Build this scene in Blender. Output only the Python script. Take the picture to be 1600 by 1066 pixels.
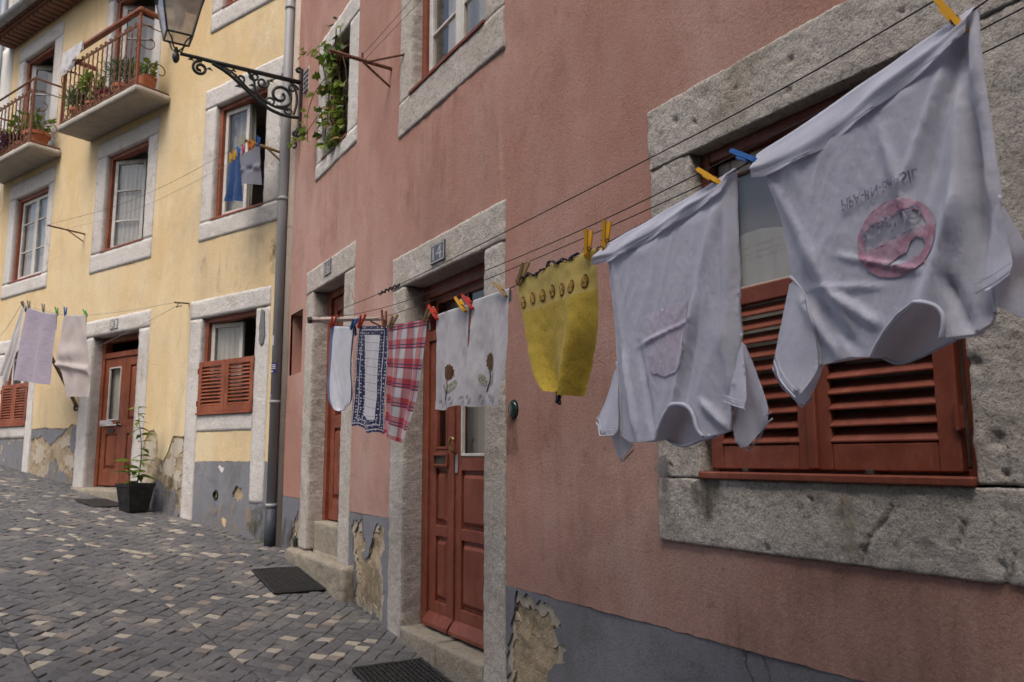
import bpy, bmesh, math, random
import numpy as np
from mathutils import Vector, Matrix, noise, geometry

for o in list(bpy.data.objects):
    bpy.data.objects.remove(o)
SC = bpy.context.scene
COL = SC.collection
R = math.radians
random.seed(7)

# ---------------------------------------------------------------- camera
CAM_Z = 1.7
cam_d = bpy.data.cameras.new('camera')
cam_d.sensor_width = 36.0
cam_d.lens = 36.0 * 1255.35 / 1600
cam_d.clip_start = 0.05
cam_d.clip_end = 600
cam_d.dof.use_dof = True
cam_d.dof.focus_distance = 3.3
cam_d.dof.aperture_fstop = 7.0
cam = bpy.data.objects.new('camera', cam_d)
COL.objects.link(cam)
yaw, pit, rol = R(30.540), R(8.174), R(-0.1825)
fw = Vector((math.sin(yaw) * math.cos(pit), math.cos(yaw) * math.cos(pit), math.sin(pit)))
r0 = Vector((math.cos(yaw), -math.sin(yaw), 0))
u0 = r0.cross(fw)
rr = r0 * math.cos(rol) + u0 * math.sin(rol)
uu = u0 * math.cos(rol) - r0 * math.sin(rol)
m = Matrix((rr, uu, -fw)).transposed().to_4x4()
m.translation = (0, 0, CAM_Z)
cam.matrix_world = m
SC.camera = cam
SC.render.resolution_x, SC.render.resolution_y = 1024, 682
cy = SC.cycles
cy.max_bounces, cy.diffuse_bounces, cy.glossy_bounces, cy.transmission_bounces, cy.transparent_max_bounces = 4, 1, 2, 3, 8
cy.caustics_reflective = cy.caustics_refractive = False
cy.use_adaptive_sampling = True
cy.adaptive_threshold = .02

# ---------------------------------------------------------------- sky, sun, exposure
SUN_EL, SUN_AZ = R(60), R(-122)          # azimuth from +Y towards +X
W = bpy.data.worlds.new('World')
SC.world = W
W.use_nodes = True
nt = W.node_tree
nt.nodes.clear()
sky = nt.nodes.new('ShaderNodeTexSky')
sky.sky_type = 'NISHITA'
sky.sun_disc = False
sky.sun_elevation = SUN_EL
sky.sun_rotation = SUN_AZ
sky.air_density = 1.0
sky.dust_density = 6.0
sky.ozone_density = 0.6
bg = nt.nodes.new('ShaderNodeBackground')
bg.inputs['Strength'].default_value = 0.145
wo = nt.nodes.new('ShaderNodeOutputWorld')
nt.links.new(sky.outputs[0], bg.inputs[0])
nt.links.new(bg.outputs[0], wo.inputs[0])
sun_d = bpy.data.lights.new('sun', 'SUN')
sun_d.energy = 1.3
sun_d.angle = R(32)
sun_d.color = (1.0, 0.96, 0.9)
sun = bpy.data.objects.new('sun', sun_d)
COL.objects.link(sun)
sd = Vector((math.sin(SUN_AZ) * math.cos(SUN_EL), math.cos(SUN_AZ) * math.cos(SUN_EL), math.sin(SUN_EL)))
sun.rotation_euler = sd.to_track_quat('Z', 'Y').to_euler()
sun.location = (0, 0, 20)
SC.view_settings.view_transform = 'Standard'
SC.view_settings.look = 'None'
SC.view_settings.gamma = 1.0
SC.view_settings.exposure = 0.2
SC.view_settings.use_curve_mapping = False

# ---------------------------------------------------------------- frames
WALL_X = 2.1
YA_ = R(22.413)
C0 = Vector((WALL_X, 8.03, 0))
E1 = Vector((-math.sin(YA_), math.cos(YA_), 0))
NY = Vector((-math.cos(YA_), -math.sin(YA_), 0))
def PW(a, n, z): return Vector((WALL_X - n, a, z))         # pink wall: along, out, up
def YW(a, n, z): return C0 + E1 * a + NY * n + Vector((0, 0, z))   # yellow wall
def ID(x, y, z): return Vector((x, y, z))
def sm(t):
    t = min(max(t, 0.0), 1.0)
    return t * t * (3 - 2 * t)
def ground(x, y):
    return .062 + .098 * y + (.02 + .042 * sm((y - 5) / 3)) * (2.1 - x)
def nz(x, y, z=0.0): return noise.noise(Vector((x, y, z)))
def fbm(x, y, z=0.0, o=3):
    s, a = 0.0, 1.0
    for i in range(o):
        s += a * noise.noise(Vector((x, y, z)))
        x, y, z, a = x * 2.03 + 3.1, y * 2.03 + 1.7, z * 2.03 + .4, a * .5
    return s

# ---------------------------------------------------------------- materials
class Mat:
    def __init__(s, name):
        s.m = bpy.data.materials.new(name)
        s.m.use_nodes = True
        s.t = s.m.node_tree
        s.b = s.t.nodes['Principled BSDF']
        s.out = s.t.nodes['Material Output']
        s.co = None
    def n(s, typ, **kw):
        x = s.t.nodes.new('ShaderNode' + typ)
        for k, v in kw.items():
            setattr(x, k, v)
        return x
    def l(s, a, b): s.t.links.new(a, b)
    def setin(s, node, key, val):
        if hasattr(val, 'default_value') or hasattr(val, 'is_output'):
            s.l(val, node.inputs[key])
        else:
            node.inputs[key].default_value = val
    def coord(s, kind='pos', scale=(1, 1, 1)):
        if kind == 'pos':
            o = s.n('NewGeometry').outputs['Position']
        elif kind == 'uv':
            o = s.n('UVMap').outputs['UV']
        else:
            o = s.n('TexCoord').outputs['Object']
        mp = s.n('Mapping')
        mp.inputs['Scale'].default_value = scale
        s.l(o, mp.inputs['Vector'])
        return mp.outputs[0]
    def noise(s, co, scale, detail=4, rough=.6, dist=0):
        x = s.n('TexNoise')
        s.l(co, x.inputs['Vector'])
        x.inputs['Scale'].default_value = scale
        x.inputs['Detail'].default_value = detail
        x.inputs['Roughness'].default_value = rough
        x.inputs['Distortion'].default_value = dist
        return x.outputs['Fac']
    def vor(s, co, scale, feature='F1', rand=1.0, out='Distance'):
        x = s.n('TexVoronoi', feature=feature)
        s.l(co, x.inputs['Vector'])
        x.inputs['Scale'].default_value = scale
        x.inputs['Randomness'].default_value = rand
        return x.outputs[out]
    def ramp(s, v, lo, hi, a=0., b=1.):
        x = s.n('MapRange')
        x.inputs['From Min'].default_value = lo
        x.inputs['From Max'].default_value = hi
        x.inputs['To Min'].default_value = a
        x.inputs['To Max'].default_value = b
        s.l(v, x.inputs['Value'])
        return x.outputs[0]
    def math(s, op, a, b=None):
        x = s.n('Math', operation=op)
        s.setin(x, 0, a)
        if b is not None:
            s.setin(x, 1, b)
        return x.outputs[0]
    def mix(s, f, a, b, blend='MIX'):
        x = s.n('Mix', data_type='RGBA', blend_type=blend)
        s.setin(x, 0, f)
        for i, c in ((6, a), (7, b)):
            if isinstance(c, (tuple, list)):
                c = (*c[:3], 1.0)
            s.setin(x, i, c)
        return x.outputs[2]
    def bump(s, h, strength, dist, prev=None):
        x = s.n('Bump')
        x.inputs['Strength'].default_value = strength
        x.inputs['Distance'].default_value = dist
        s.l(h, x.inputs['Height'])
        if prev is not None:
            s.l(prev, x.inputs['Normal'])
        return x.outputs[0]
    def fin(s, col=None, rough=.8, nrm=None, spec=.3, metal=0.0):
        if col is not None:
            if isinstance(col, (tuple, list)):
                s.b.inputs['Base Color'].default_value = (*col[:3], 1)
            else:
                s.l(col, s.b.inputs['Base Color'])
        s.setin(s.b, 'Roughness', rough)
        s.b.inputs['Specular IOR Level'].default_value = spec
        s.b.inputs['Metallic'].default_value = metal
        if nrm is not None:
            s.l(nrm, s.b.inputs['Normal'])
        return s.m

def simple(name, col, rough=.6, col2=None, sc=8, bsc=60, bst=.25, bd=.003, kind='pos', spec=.3, metal=0., lo=.4, hi=.65, stretch=(1, 1, 1)):
    m = Mat(name)
    co = m.coord(kind, stretch)
    c = col
    if col2:
        c = m.mix(m.ramp(m.noise(co, sc, 5), lo, hi), col, col2)
    b = m.bump(m.noise(co, bsc, 4), bst, bd) if bst else None
    return m.fin(c, rough, b, spec, metal)

def plaster_mat(name, base, light, dark, rough=.9, grain=90, streak=.5, grime=.3, grime_c=(.26, .23, .2), crack=.7):
    m = Mat(name)
    co = m.coord('pos')
    cs = m.coord('pos', (1, 1, .5))
    c = m.mix(m.ramp(m.noise(cs, 1.1, 5, .6), .38, .68), base, light)
    c = m.mix(m.ramp(m.noise(co, 3.1, 6, .65, .4), .52, .75, 0, streak), c, dark)
    c = m.mix(m.ramp(m.noise(m.coord('pos', (1, 1, .3)), 5.5, 4, .65, .5), .55, .75, 0, .25), c, dark)
    c = m.mix(m.ramp(m.noise(m.coord('pos', (1, 1, .35)), 1.9, 6, .7, .8), .56, .70, 0, .5), c, [min(1, x * 1.15 + .03) for x in light])
    c = m.mix(m.ramp(m.noise(co, 1.7, 5, .7, .8), .58, .63, 0, .28), c, [x * .86 for x in base])
    c = m.mix(m.ramp(m.noise(m.coord('pos', (1, 1, .4)), .9, 6, .7, 1.0), .54, .68, 0, grime), c, grime_c)
    c = m.mix(m.ramp(m.noise(co, 60, 2, .7), .50, .72, 0, .32), c, [x * .62 for x in dark])
    wp = m.n('VectorMath', operation='ADD')
    m.l(co, wp.inputs[0])
    sc_ = m.n('VectorMath', operation='SCALE'); sc_.inputs['Scale'].default_value = .35
    nc = m.n('TexNoise'); nc.inputs['Scale'].default_value = 3.0; nc.inputs['Detail'].default_value = 4.0
    m.l(co, nc.inputs['Vector']); m.l(nc.outputs['Color'], sc_.inputs[0]); m.l(sc_.outputs[0], wp.inputs[1])
    ck = m.math('MULTIPLY', m.ramp(m.vor(wp.outputs[0], .9, 'DISTANCE_TO_EDGE'), .002, .006, 1, 0), m.ramp(m.noise(co, 1.1, 2), .52, .6))
    c = m.mix(m.math('MULTIPLY', ck, crack), c, [x * .4 for x in dark])
    c = m.mix(m.ramp(m.noise(co, 150, 1, .7), .56, .70, 0, .4), c, [min(1, x * 1.25) for x in light])
    c = m.mix(m.ramp(m.noise(co, 13, 4, .8, .5), .62, .70, 0, .35), c, [x * .7 for x in dark])
    c = m.mix(m.ramp(m.vor(co, 26), .03, .06, .55, 0), c, [x * .45 for x in dark])
    n1 = m.bump(m.noise(co, 2.4, 2, .55), .35, .03)
    n3 = m.bump(m.noise(co, grain, 4, .8), .75, .005, n1)
    return m.fin(c, rough, n3, .2)

def stone_mat(name, base, light, dark, grain=45, pit=1.0):
    m = Mat(name)
    co = m.coord('pos')
    c = m.mix(m.ramp(m.noise(co, 5.5, 6, .65), .38, .66), base, light)
    c = m.mix(m.ramp(m.noise(co, 2.2, 5, .6, .6), .55, .75, 0, .55), c, (.40, .33, .23))
    c = m.mix(m.ramp(m.noise(co, 42, 4, .8), .50, .68, 0, .6), c, dark)
    c = m.mix(m.ramp(m.noise(co, 120, 2, .75), .53, .68, 0, .5), c, dark)
    c = m.mix(m.ramp(m.noise(co, 1.3, 4, .75, 1.), .56, .70, 0, .4), c, (.30, .265, .225))
    c = m.mix(m.ramp(m.noise(co, 9, 4, .7), .62, .74, 0, .4), c, (.14, .13, .115))
    v = m.vor(co, 62)
    pitf = m.math('MULTIPLY', m.ramp(v, .16, .34, 1, 0), m.ramp(m.noise(co, 14, 3), .42, .58))
    c = m.mix(m.math('MULTIPLY', pitf, .6 * pit), c, (.17, .155, .14))
    n1 = m.bump(m.noise(co, grain * .45, 3, .65), .7, .016)
    n2 = m.bump(m.noise(co, grain * 1.3, 4, .8), 1.0, .009, n1)
    n4 = m.bump(pitf, -.8, .008, n2)
    return m.fin(c, .92, n4, .2)

def wood_mat(name, base, dark, rough=.42):
    m = Mat(name)
    co = m.coord('pos')
    c = m.mix(m.ramp(m.noise(m.coord('pos', (1, 1, .15)), 14, 5), .4, .7), base, dark)
    c = m.mix(m.ramp(m.noise(co, 4.5, 6, .75, .6), .47, .70, 0, .6), c, [min(1, x * 1.55 + .04) for x in base])
    c = m.mix(m.ramp(m.noise(m.coord('pos', (1, 1, .12)), 40, 5, .7), .55, .75, 0, .35), c, [x * .5 for x in dark])
    c = m.mix(m.ramp(m.noise(co, 34, 5, .75), .655, .69, 0, .7), c, (.36, .25, .19))
    c = m.mix(m.ramp(m.noise(co, 2.3, 4), .45, .7, 0, .35), c, [x * .7 for x in dark])
    n = m.bump(m.noise(m.coord('pos', (1, 1, .08)), 60, 4), .3, .002)
    n = m.bump(m.noise(co, 8, 3), .25, .006, n)
    r = m.ramp(m.noise(co, 6, 4), .3, .7, rough - .1, rough + .2)
    return m.fin(c, r, n, .4)

def cloth_mat(name, build, kind='pos', fine=900, trans=.18, crease=.5):
    """build(m, uv) -> colour socket or tuple"""
    m = Mat(name)
    co = m.coord('pos')
    col = build(m, m.coord('uv') if kind == 'uv' else co)
    n1 = m.bump(m.noise(m.coord('pos', (1, 1.3, .45)), 15, 5, .55, .6), crease, .012)
    n2 = m.bump(m.noise(m.coord('pos', (1, 1, .6)), 75, 4, .65), .35, .003, n1)
    n3 = m.bump(m.noise(co, fine, 2), .35, .0012, n2)
    m.fin(col, .95, n3, .1)
    m.b.inputs['Sheen Weight'].default_value = .15
    tr = m.n('BsdfTranslucent')
    if isinstance(col, (tuple, list)):
        tr.inputs[0].default_value = (*col[:3], 1)
    else:
        m.l(col, tr.inputs[0])
    m.l(n3, tr.inputs['Normal'])
    mx = m.n('MixShader')
    mx.inputs[0].default_value = trans
    m.l(m.b.outputs[0], mx.inputs[1])
    m.l(tr.outputs[0], mx.inputs[2])
    m.l(mx.outputs[0], m.out.inputs[0])
    return m.m

def glass_mat(name, tint=(.97, .97, .96), milk=0.):
    m = Mat(name)
    co = m.coord('pos')
    nb = m.bump(m.noise(co, 5, 2), .06, .01)
    gl = m.n('BsdfGlossy')
    gl.inputs['Roughness'].default_value = .02
    gl.inputs[0].default_value = (1, 1, 1, 1)
    m.l(nb, gl.inputs['Normal'])
    tp = m.n('BsdfTransparent')
    tp.inputs[0].default_value = (*tint, 1)
    ge = m.n('NewGeometry')
    dt = m.n('VectorMath', operation='DOT_PRODUCT')
    m.l(ge.outputs['Incoming'], dt.inputs[0]); m.l(ge.outputs['Normal'], dt.inputs[1])
    sch = m.math('POWER', m.math('SUBTRACT', 1.0, m.math('ABSOLUTE', dt.outputs['Value'])), 5.0)
    mx = m.n('MixShader')
    f = m.ramp(sch, 0, 1, .055, 1.0)
    m.l(f, mx.inputs[0])
    src = tp.outputs[0]
    if milk:
        df, tl, ma, mb_ = m.n('BsdfDiffuse'), m.n('BsdfTranslucent'), m.n('MixShader'), m.n('MixShader')
        df.inputs[0].default_value = tl.inputs[0].default_value = (.80, .74, .64, 1)
        m.l(df.outputs[0], ma.inputs[1]); m.l(tl.outputs[0], ma.inputs[2])
        m.l(m.ramp(m.noise(co, 9, 4), .3, .7, milk - .15, milk + .15), mb_.inputs[0])
        m.l(src, mb_.inputs[1]); m.l(ma.outputs[0], mb_.inputs[2])
        src = mb_.outputs[0]
    m.l(src, mx.inputs[1])
    m.l(gl.outputs[0], mx.inputs[2])
    m.l(mx.outputs[0], m.out.inputs[0])
    return m.m

M = {}
M['pink'] = plaster_mat('pink_plaster', (.435, .225, .178), (.54, .355, .31), (.335, .158, .12), grain=80, streak=.65, grime=.18, crack=.12)
M['yellow'] = plaster_mat('yellow_plaster', (.72, .53, .285), (.78, .65, .43), (.63, .475, .265), grain=60, streak=.5, grime=.38, grime_c=(.46, .40, .31), crack=.25)
M['grey'] = plaster_mat('grey_plinth_paint', (.20, .205, .235), (.27, .275, .30), (.13, .125, .125), grain=110, streak=.7, grime=.5, grime_c=(.17, .155, .13))
M['white_plaster'] = plaster_mat('white_plaster', (.72, .70, .66), (.8, .78, .74), (.55, .53, .5))
M['cream'] = plaster_mat('cream_corner_bead', (.50, .42, .35), (.56, .48, .42), (.36, .3, .26))
M['rubble'] = Mat('exposed_rubble')
def _rub(m):
    co = m.coord('pos')
    c = m.mix(m.ramp(m.noise(co, 7, 6, .7), .35, .7), (.52, .42, .29), (.38, .29, .19))
    c = m.mix(m.ramp(m.noise(co, 18, 5, .7), .5, .7, 0, .7), c, (.50, .44, .34))
    v = m.noise(co, 5.5, 6, .75, 1.2)
    c = m.mix(m.ramp(v, .56, .66, 0, .75), c, (.19, .13, .08))
    c = m.mix(m.ramp(m.noise(co, 13, 4, .7), .6, .7, 0, .6), c, (.30, .29, .29))
    n = m.bump(m.noise(co, 9, 6, .7), .9, .03)
    n = m.bump(m.noise(co, 45, 5, .75), .9, .01, n)
    n = m.bump(v, -.8, .05, n)
    return m.fin(c, .97, n, .1)
M['rubble'] = _rub(M['rubble'])
M['stone'] = stone_mat('limestone', (.60, .55, .505), (.71, .66, .61), (.22, .195, .175), grain=75)
M['stone_pale'] = stone_mat('pale_limestone', (.70, .67, .64), (.78, .75, .72), (.40, .38, .36), grain=50, pit=.6)
M['stone_dark'] = stone_mat('worn_step_stone', (.33, .29, .235), (.41, .37, .30), (.17, .15, .12), grain=40, pit=.5)
M['red'] = wood_mat('red_brown_paint', (.235, .062, .034), (.18, .046, .027))
M['red_far'] = wood_mat('orange_brown_paint', (.28, .08, .036), (.205, .057, .028))
M['white_wood'] = wood_mat('white_window_paint', (.66, .64, .6), (.55, .53, .5))
M['cream_wood'] = wood_mat('cream_window_paint', (.50, .42, .38), (.42, .35, .31))
M['glass'] = glass_mat('window_glass')
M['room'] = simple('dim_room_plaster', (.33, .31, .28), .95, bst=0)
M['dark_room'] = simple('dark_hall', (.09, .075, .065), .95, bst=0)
M['curtain'] = cloth_mat('net_curtain', lambda m, c: (.76, .73, .69), trans=.35, crease=.2)
M['curtain_mauve'] = cloth_mat('mauve_net_curtain', lambda m, c: (.45, .40, .415), trans=.3, crease=.2)
M['curtain_print'] = cloth_mat('printed_curtain', lambda m, c: m.mix(m.ramp(m.noise(m.coord('pos', (1, 1, .6)), 7, 3, .5), .52, .58, 0, .7), m.mix(m.ramp(m.noise(c, 9, 3), .5, .56, 0, .6), (.60, .58, .55), (.45, .42, .08)), (.28, .14, .24)), trans=.3, crease=.2)
M['undercoat'] = plaster_mat('crumbling_undercoat', (.50, .43, .34), (.57, .51, .43), (.38, .31, .23), grain=70, streak=.7, grime=.5)
def stain_mat(name, col, thr=.5, sc=9):
    m = Mat(name)
    co = m.coord('pos', (1, 1, .45))
    m.fin(col, .95, None, .1)
    m.l(m.math('MULTIPLY', m.ramp(m.noise(co, sc, 5, .75, .4), thr, thr + .22, 0, .8), m.ramp(m.noise(co, 60, 3, .7), .3, .6, .4, 1)), m.b.inputs['Alpha'])
    return m.m
M['stain_dark'] = stain_mat('dark_mould_stain', (.10, .085, .06), .44)
M['stain_grey'] = stain_mat('grey_cement_smear', (.25, .25, .25), .36, 6)
M['stain_moss'] = stain_mat('green_moss_stain', (.08, .085, .03), .42, 14)
M['stain_sand'] = stain_mat('sandy_dust_stain', (.42, .34, .24), .46, 7)
def run_mat():
    m = Mat('rain_run_stain')
    co = m.coord('pos', (1, 1, .10))
    m.fin((.17, .10, .08), .95, None, .1)
    m.l(m.math('MULTIPLY', m.ramp(m.noise(co, 16, 4, .7), .48, .75, 0, .32), m.ramp(m.noise(m.coord('pos'), 7, 4, .7), .35, .6)), m.b.inputs['Alpha'])
    return m.m
M['stain_run'] = run_mat()
M['iron'] = simple('black_green_iron', (.012, .02, .022), .42, (.03, .04, .04), 20, 90, .4, .002, spec=.5)
M['rust'] = simple('rusty_iron', (.16, .07, .045), .75, (.28, .15, .10), 40, 120, .5, .002)
M['dark_metal'] = simple('dark_metal', (.04, .04, .04), .55, (.1, .08, .06), 30, 120, .3, .002)
M['zinc'] = simple('grey_zinc_pipe', (.27, .28, .30), .5, (.34, .35, .36), 5, 50, .25, .003, spec=.4, stretch=(1, 1, .3))
M['zinc_dark'] = simple('dark_pipe_foot', (.045, .055, .075), .5, (.07, .075, .09), 9, 60, .2, .002)
M['brass'] = simple('worn_brass', (.42, .30, .13), .38, (.25, .17, .08), 40, 90, .2, .001, metal=.8)
M['wire'] = simple('black_wire', (.02, .02, .022), .5, bst=0)
M['cord'] = simple('pale_cord', (.35, .32, .28), .8, bst=0)
M['rubber'] = simple('black_rubber', (.018, .018, .019), .7, (.035, .034, .033), 25, 150, .4, .002)
M['pot_black'] = simple('black_plastic', (.012, .012, .013), .45, (.03, .03, .03), 12, 80, .15, .002)
M['terracotta'] = simple('terracotta', (.42, .13, .06), .85, (.5, .2, .11), 12, 90, .3, .002)
M['soil'] = simple('dark_soil', (.03, .022, .015), .95, (.06, .045, .03), 30, 60, .8, .01)
M['dirt'] = simple('sandy_dirt_joint', (.10, .095, .09), .98, (.16, .15, .13), 9, 70, .7, .01)
M['concrete'] = stone_mat('balcony_concrete', (.42, .39, .34), (.5, .47, .42), (.28, .26, .23), grain=50, pit=.2)
M['soot'] = M['dark_metal']
M['tile'] = simple('roof_tile_clay', (.27, .13, .085), .9, (.2, .12, .09), 6, 60, .5, .006)
M['bark'] = simple('brown_stem', (.10, .065, .035), .9, (.16, .11, .06), 30, 90, .6, .003)
def leaf_mat(name, a, b, tr=.3):
    m = Mat(name)
    oi = m.n('ObjectInfo').outputs['Random']
    gi = m.n('NewGeometry').outputs['Random Per Island']
    f = m.math('FRACT', m.math('ADD', oi, gi))
    co = m.coord('pos')
    c = m.mix(f, a, b)
    c = m.mix(m.ramp(m.noise(co, 60, 3), .5, .7, 0, .4), c, [x * .6 for x in a])
    m.fin(c, .5, None, .4)
    t = m.n('BsdfTranslucent')
    m.l(c, t.inputs[0])
    mx = m.n('MixShader')
    mx.inputs[0].default_value = tr
    m.l(m.b.outputs[0], mx.inputs[1])
    m.l(t.outputs[0], mx.inputs[2])
    m.l(mx.outputs[0], m.out.inputs[0])
    return m.m
M['leaf'] = leaf_mat('fresh_green_leaf', (.13, .21, .028), (.22, .30, .055))
M['leaf_dark'] = leaf_mat('dark_green_leaf', (.03, .075, .015), (.07, .12, .03))
M['leaf_grey'] = leaf_mat('grey_green_leaf', (.07, .13, .055), (.15, .21, .11))
M['leaf_purple'] = leaf_mat('purple_leaf', (.10, .035, .07), (.17, .07, .10))
M['leaf_dry'] = leaf_mat('dry_leaf', (.28, .14, .05), (.36, .24, .10))
M['flower'] = leaf_mat('magenta_flower', (.35, .02, .09), (.45, .06, .16))
M['moss'] = simple('green_moss', (.06, .075, .025), .98, (.10, .10, .05), 30, 90, .9, .006)
def _sett(name, a, b, c2, bst=.7):
    m = Mat(name)
    co = m.coord('pos')
    oi = m.n('ObjectInfo').outputs['Random']
    gi = m.n('NewGeometry').outputs['Random Per Island']
    f = m.math('FRACT', m.math('ADD', m.math('MULTIPLY', oi, 7.31), gi))
    c = m.mix(f, a, b)
    c = m.mix(m.ramp(m.noise(co, 28, 5, .7), .4, .7, 0, .6), c, c2)
    c = m.mix(m.ramp(m.noise(co, 2.2, 4, .7), .52, .7, 0, .45), c, (.30, .28, .25))
    n = m.bump(m.noise(co, 24, 5, .65), .6, .008)
    n = m.bump(m.noise(co, 90, 4, .7), bst, .003, n)
    r = m.ramp(m.noise(co, 14, 4), .35, .7, .55, .85)
    return m.fin(c, r, n, .35)
M['sett'] = _sett('dark_basalt_sett', (.075, .077, .087), (.120, .121, .130), (.165, .163, .16))
M['sett_pale'] = _sett('pale_limestone_sett', (.40, .37, .31), (.34, .30, .245), (.28, .26, .23))
M['sett_warm'] = _sett('warm_grey_sett', (.19, .175, .16), (.24, .20, .17), (.15, .145, .14))
M['enamel_blue'] = simple('slate_blue_enamel', (.075, .09, .14), .3, (.16, .16, .17), 18, 60, .05, .001, spec=.5)
M['enamel_white'] = simple('white_enamel', (.62, .60, .56), .35, (.45, .43, .4), 20, 60, .1, .001)
M['paper_white'] = simple('faded_paper', (.55, .52, .55), .8, bst=0)
M['paper_blue'] = simple('blue_sticker', (.03, .03, .16), .5, bst=0)
M['bottle_green'] = simple('dark_green_glaze', (.008, .035, .03), .12, bst=0, spec=.8)
M['lamp_glass'] = glass_mat('lantern_glass', (.9, .88, .84), milk=.55)
M['lamp_milk'] = simple('pale_lamp_diffuser', (.62, .6, .56), .5, bst=0)
for k, c in dict(red=(.55, .045, .02), yellow=(.75, .38, .015), blue=(.015, .12, .42), wood=(.40, .27, .13), brown=(.24, .10, .05), green=(.05, .30, .05), pink=(.6, .12, .25), orange=(.7, .22, .02), grey=(.20, .2, .2)).items():
    M['peg_' + k] = simple('peg_' + k, c, .45, bst=.1, bsc=200, bd=.001)

# ---------------------------------------------------------------- objects
def base(o):
    v = Vector((0, 0, 0))
    while o is not None:
        v = v + o.location
        o = o.parent
    return v
def tag(o, label=None, cat=None, group=None, kind=None):
    if label: o['label'] = label
    if cat: o['category'] = cat
    if group: o['group'] = group
    if kind: o['kind'] = kind
    return o
def thing(name, label, cat, loc, group=None):
    o = bpy.data.objects.new(name, None)
    COL.objects.link(o)
    o.location = loc
    o.empty_display_size = .1
    return tag(o, label, cat, group)
def copy_tree(o, parent=None):
    c = o.copy()
    COL.objects.link(c)
    c.parent = parent
    for ch in list(o.children):
        copy_tree(ch, c)
    return c

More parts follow.
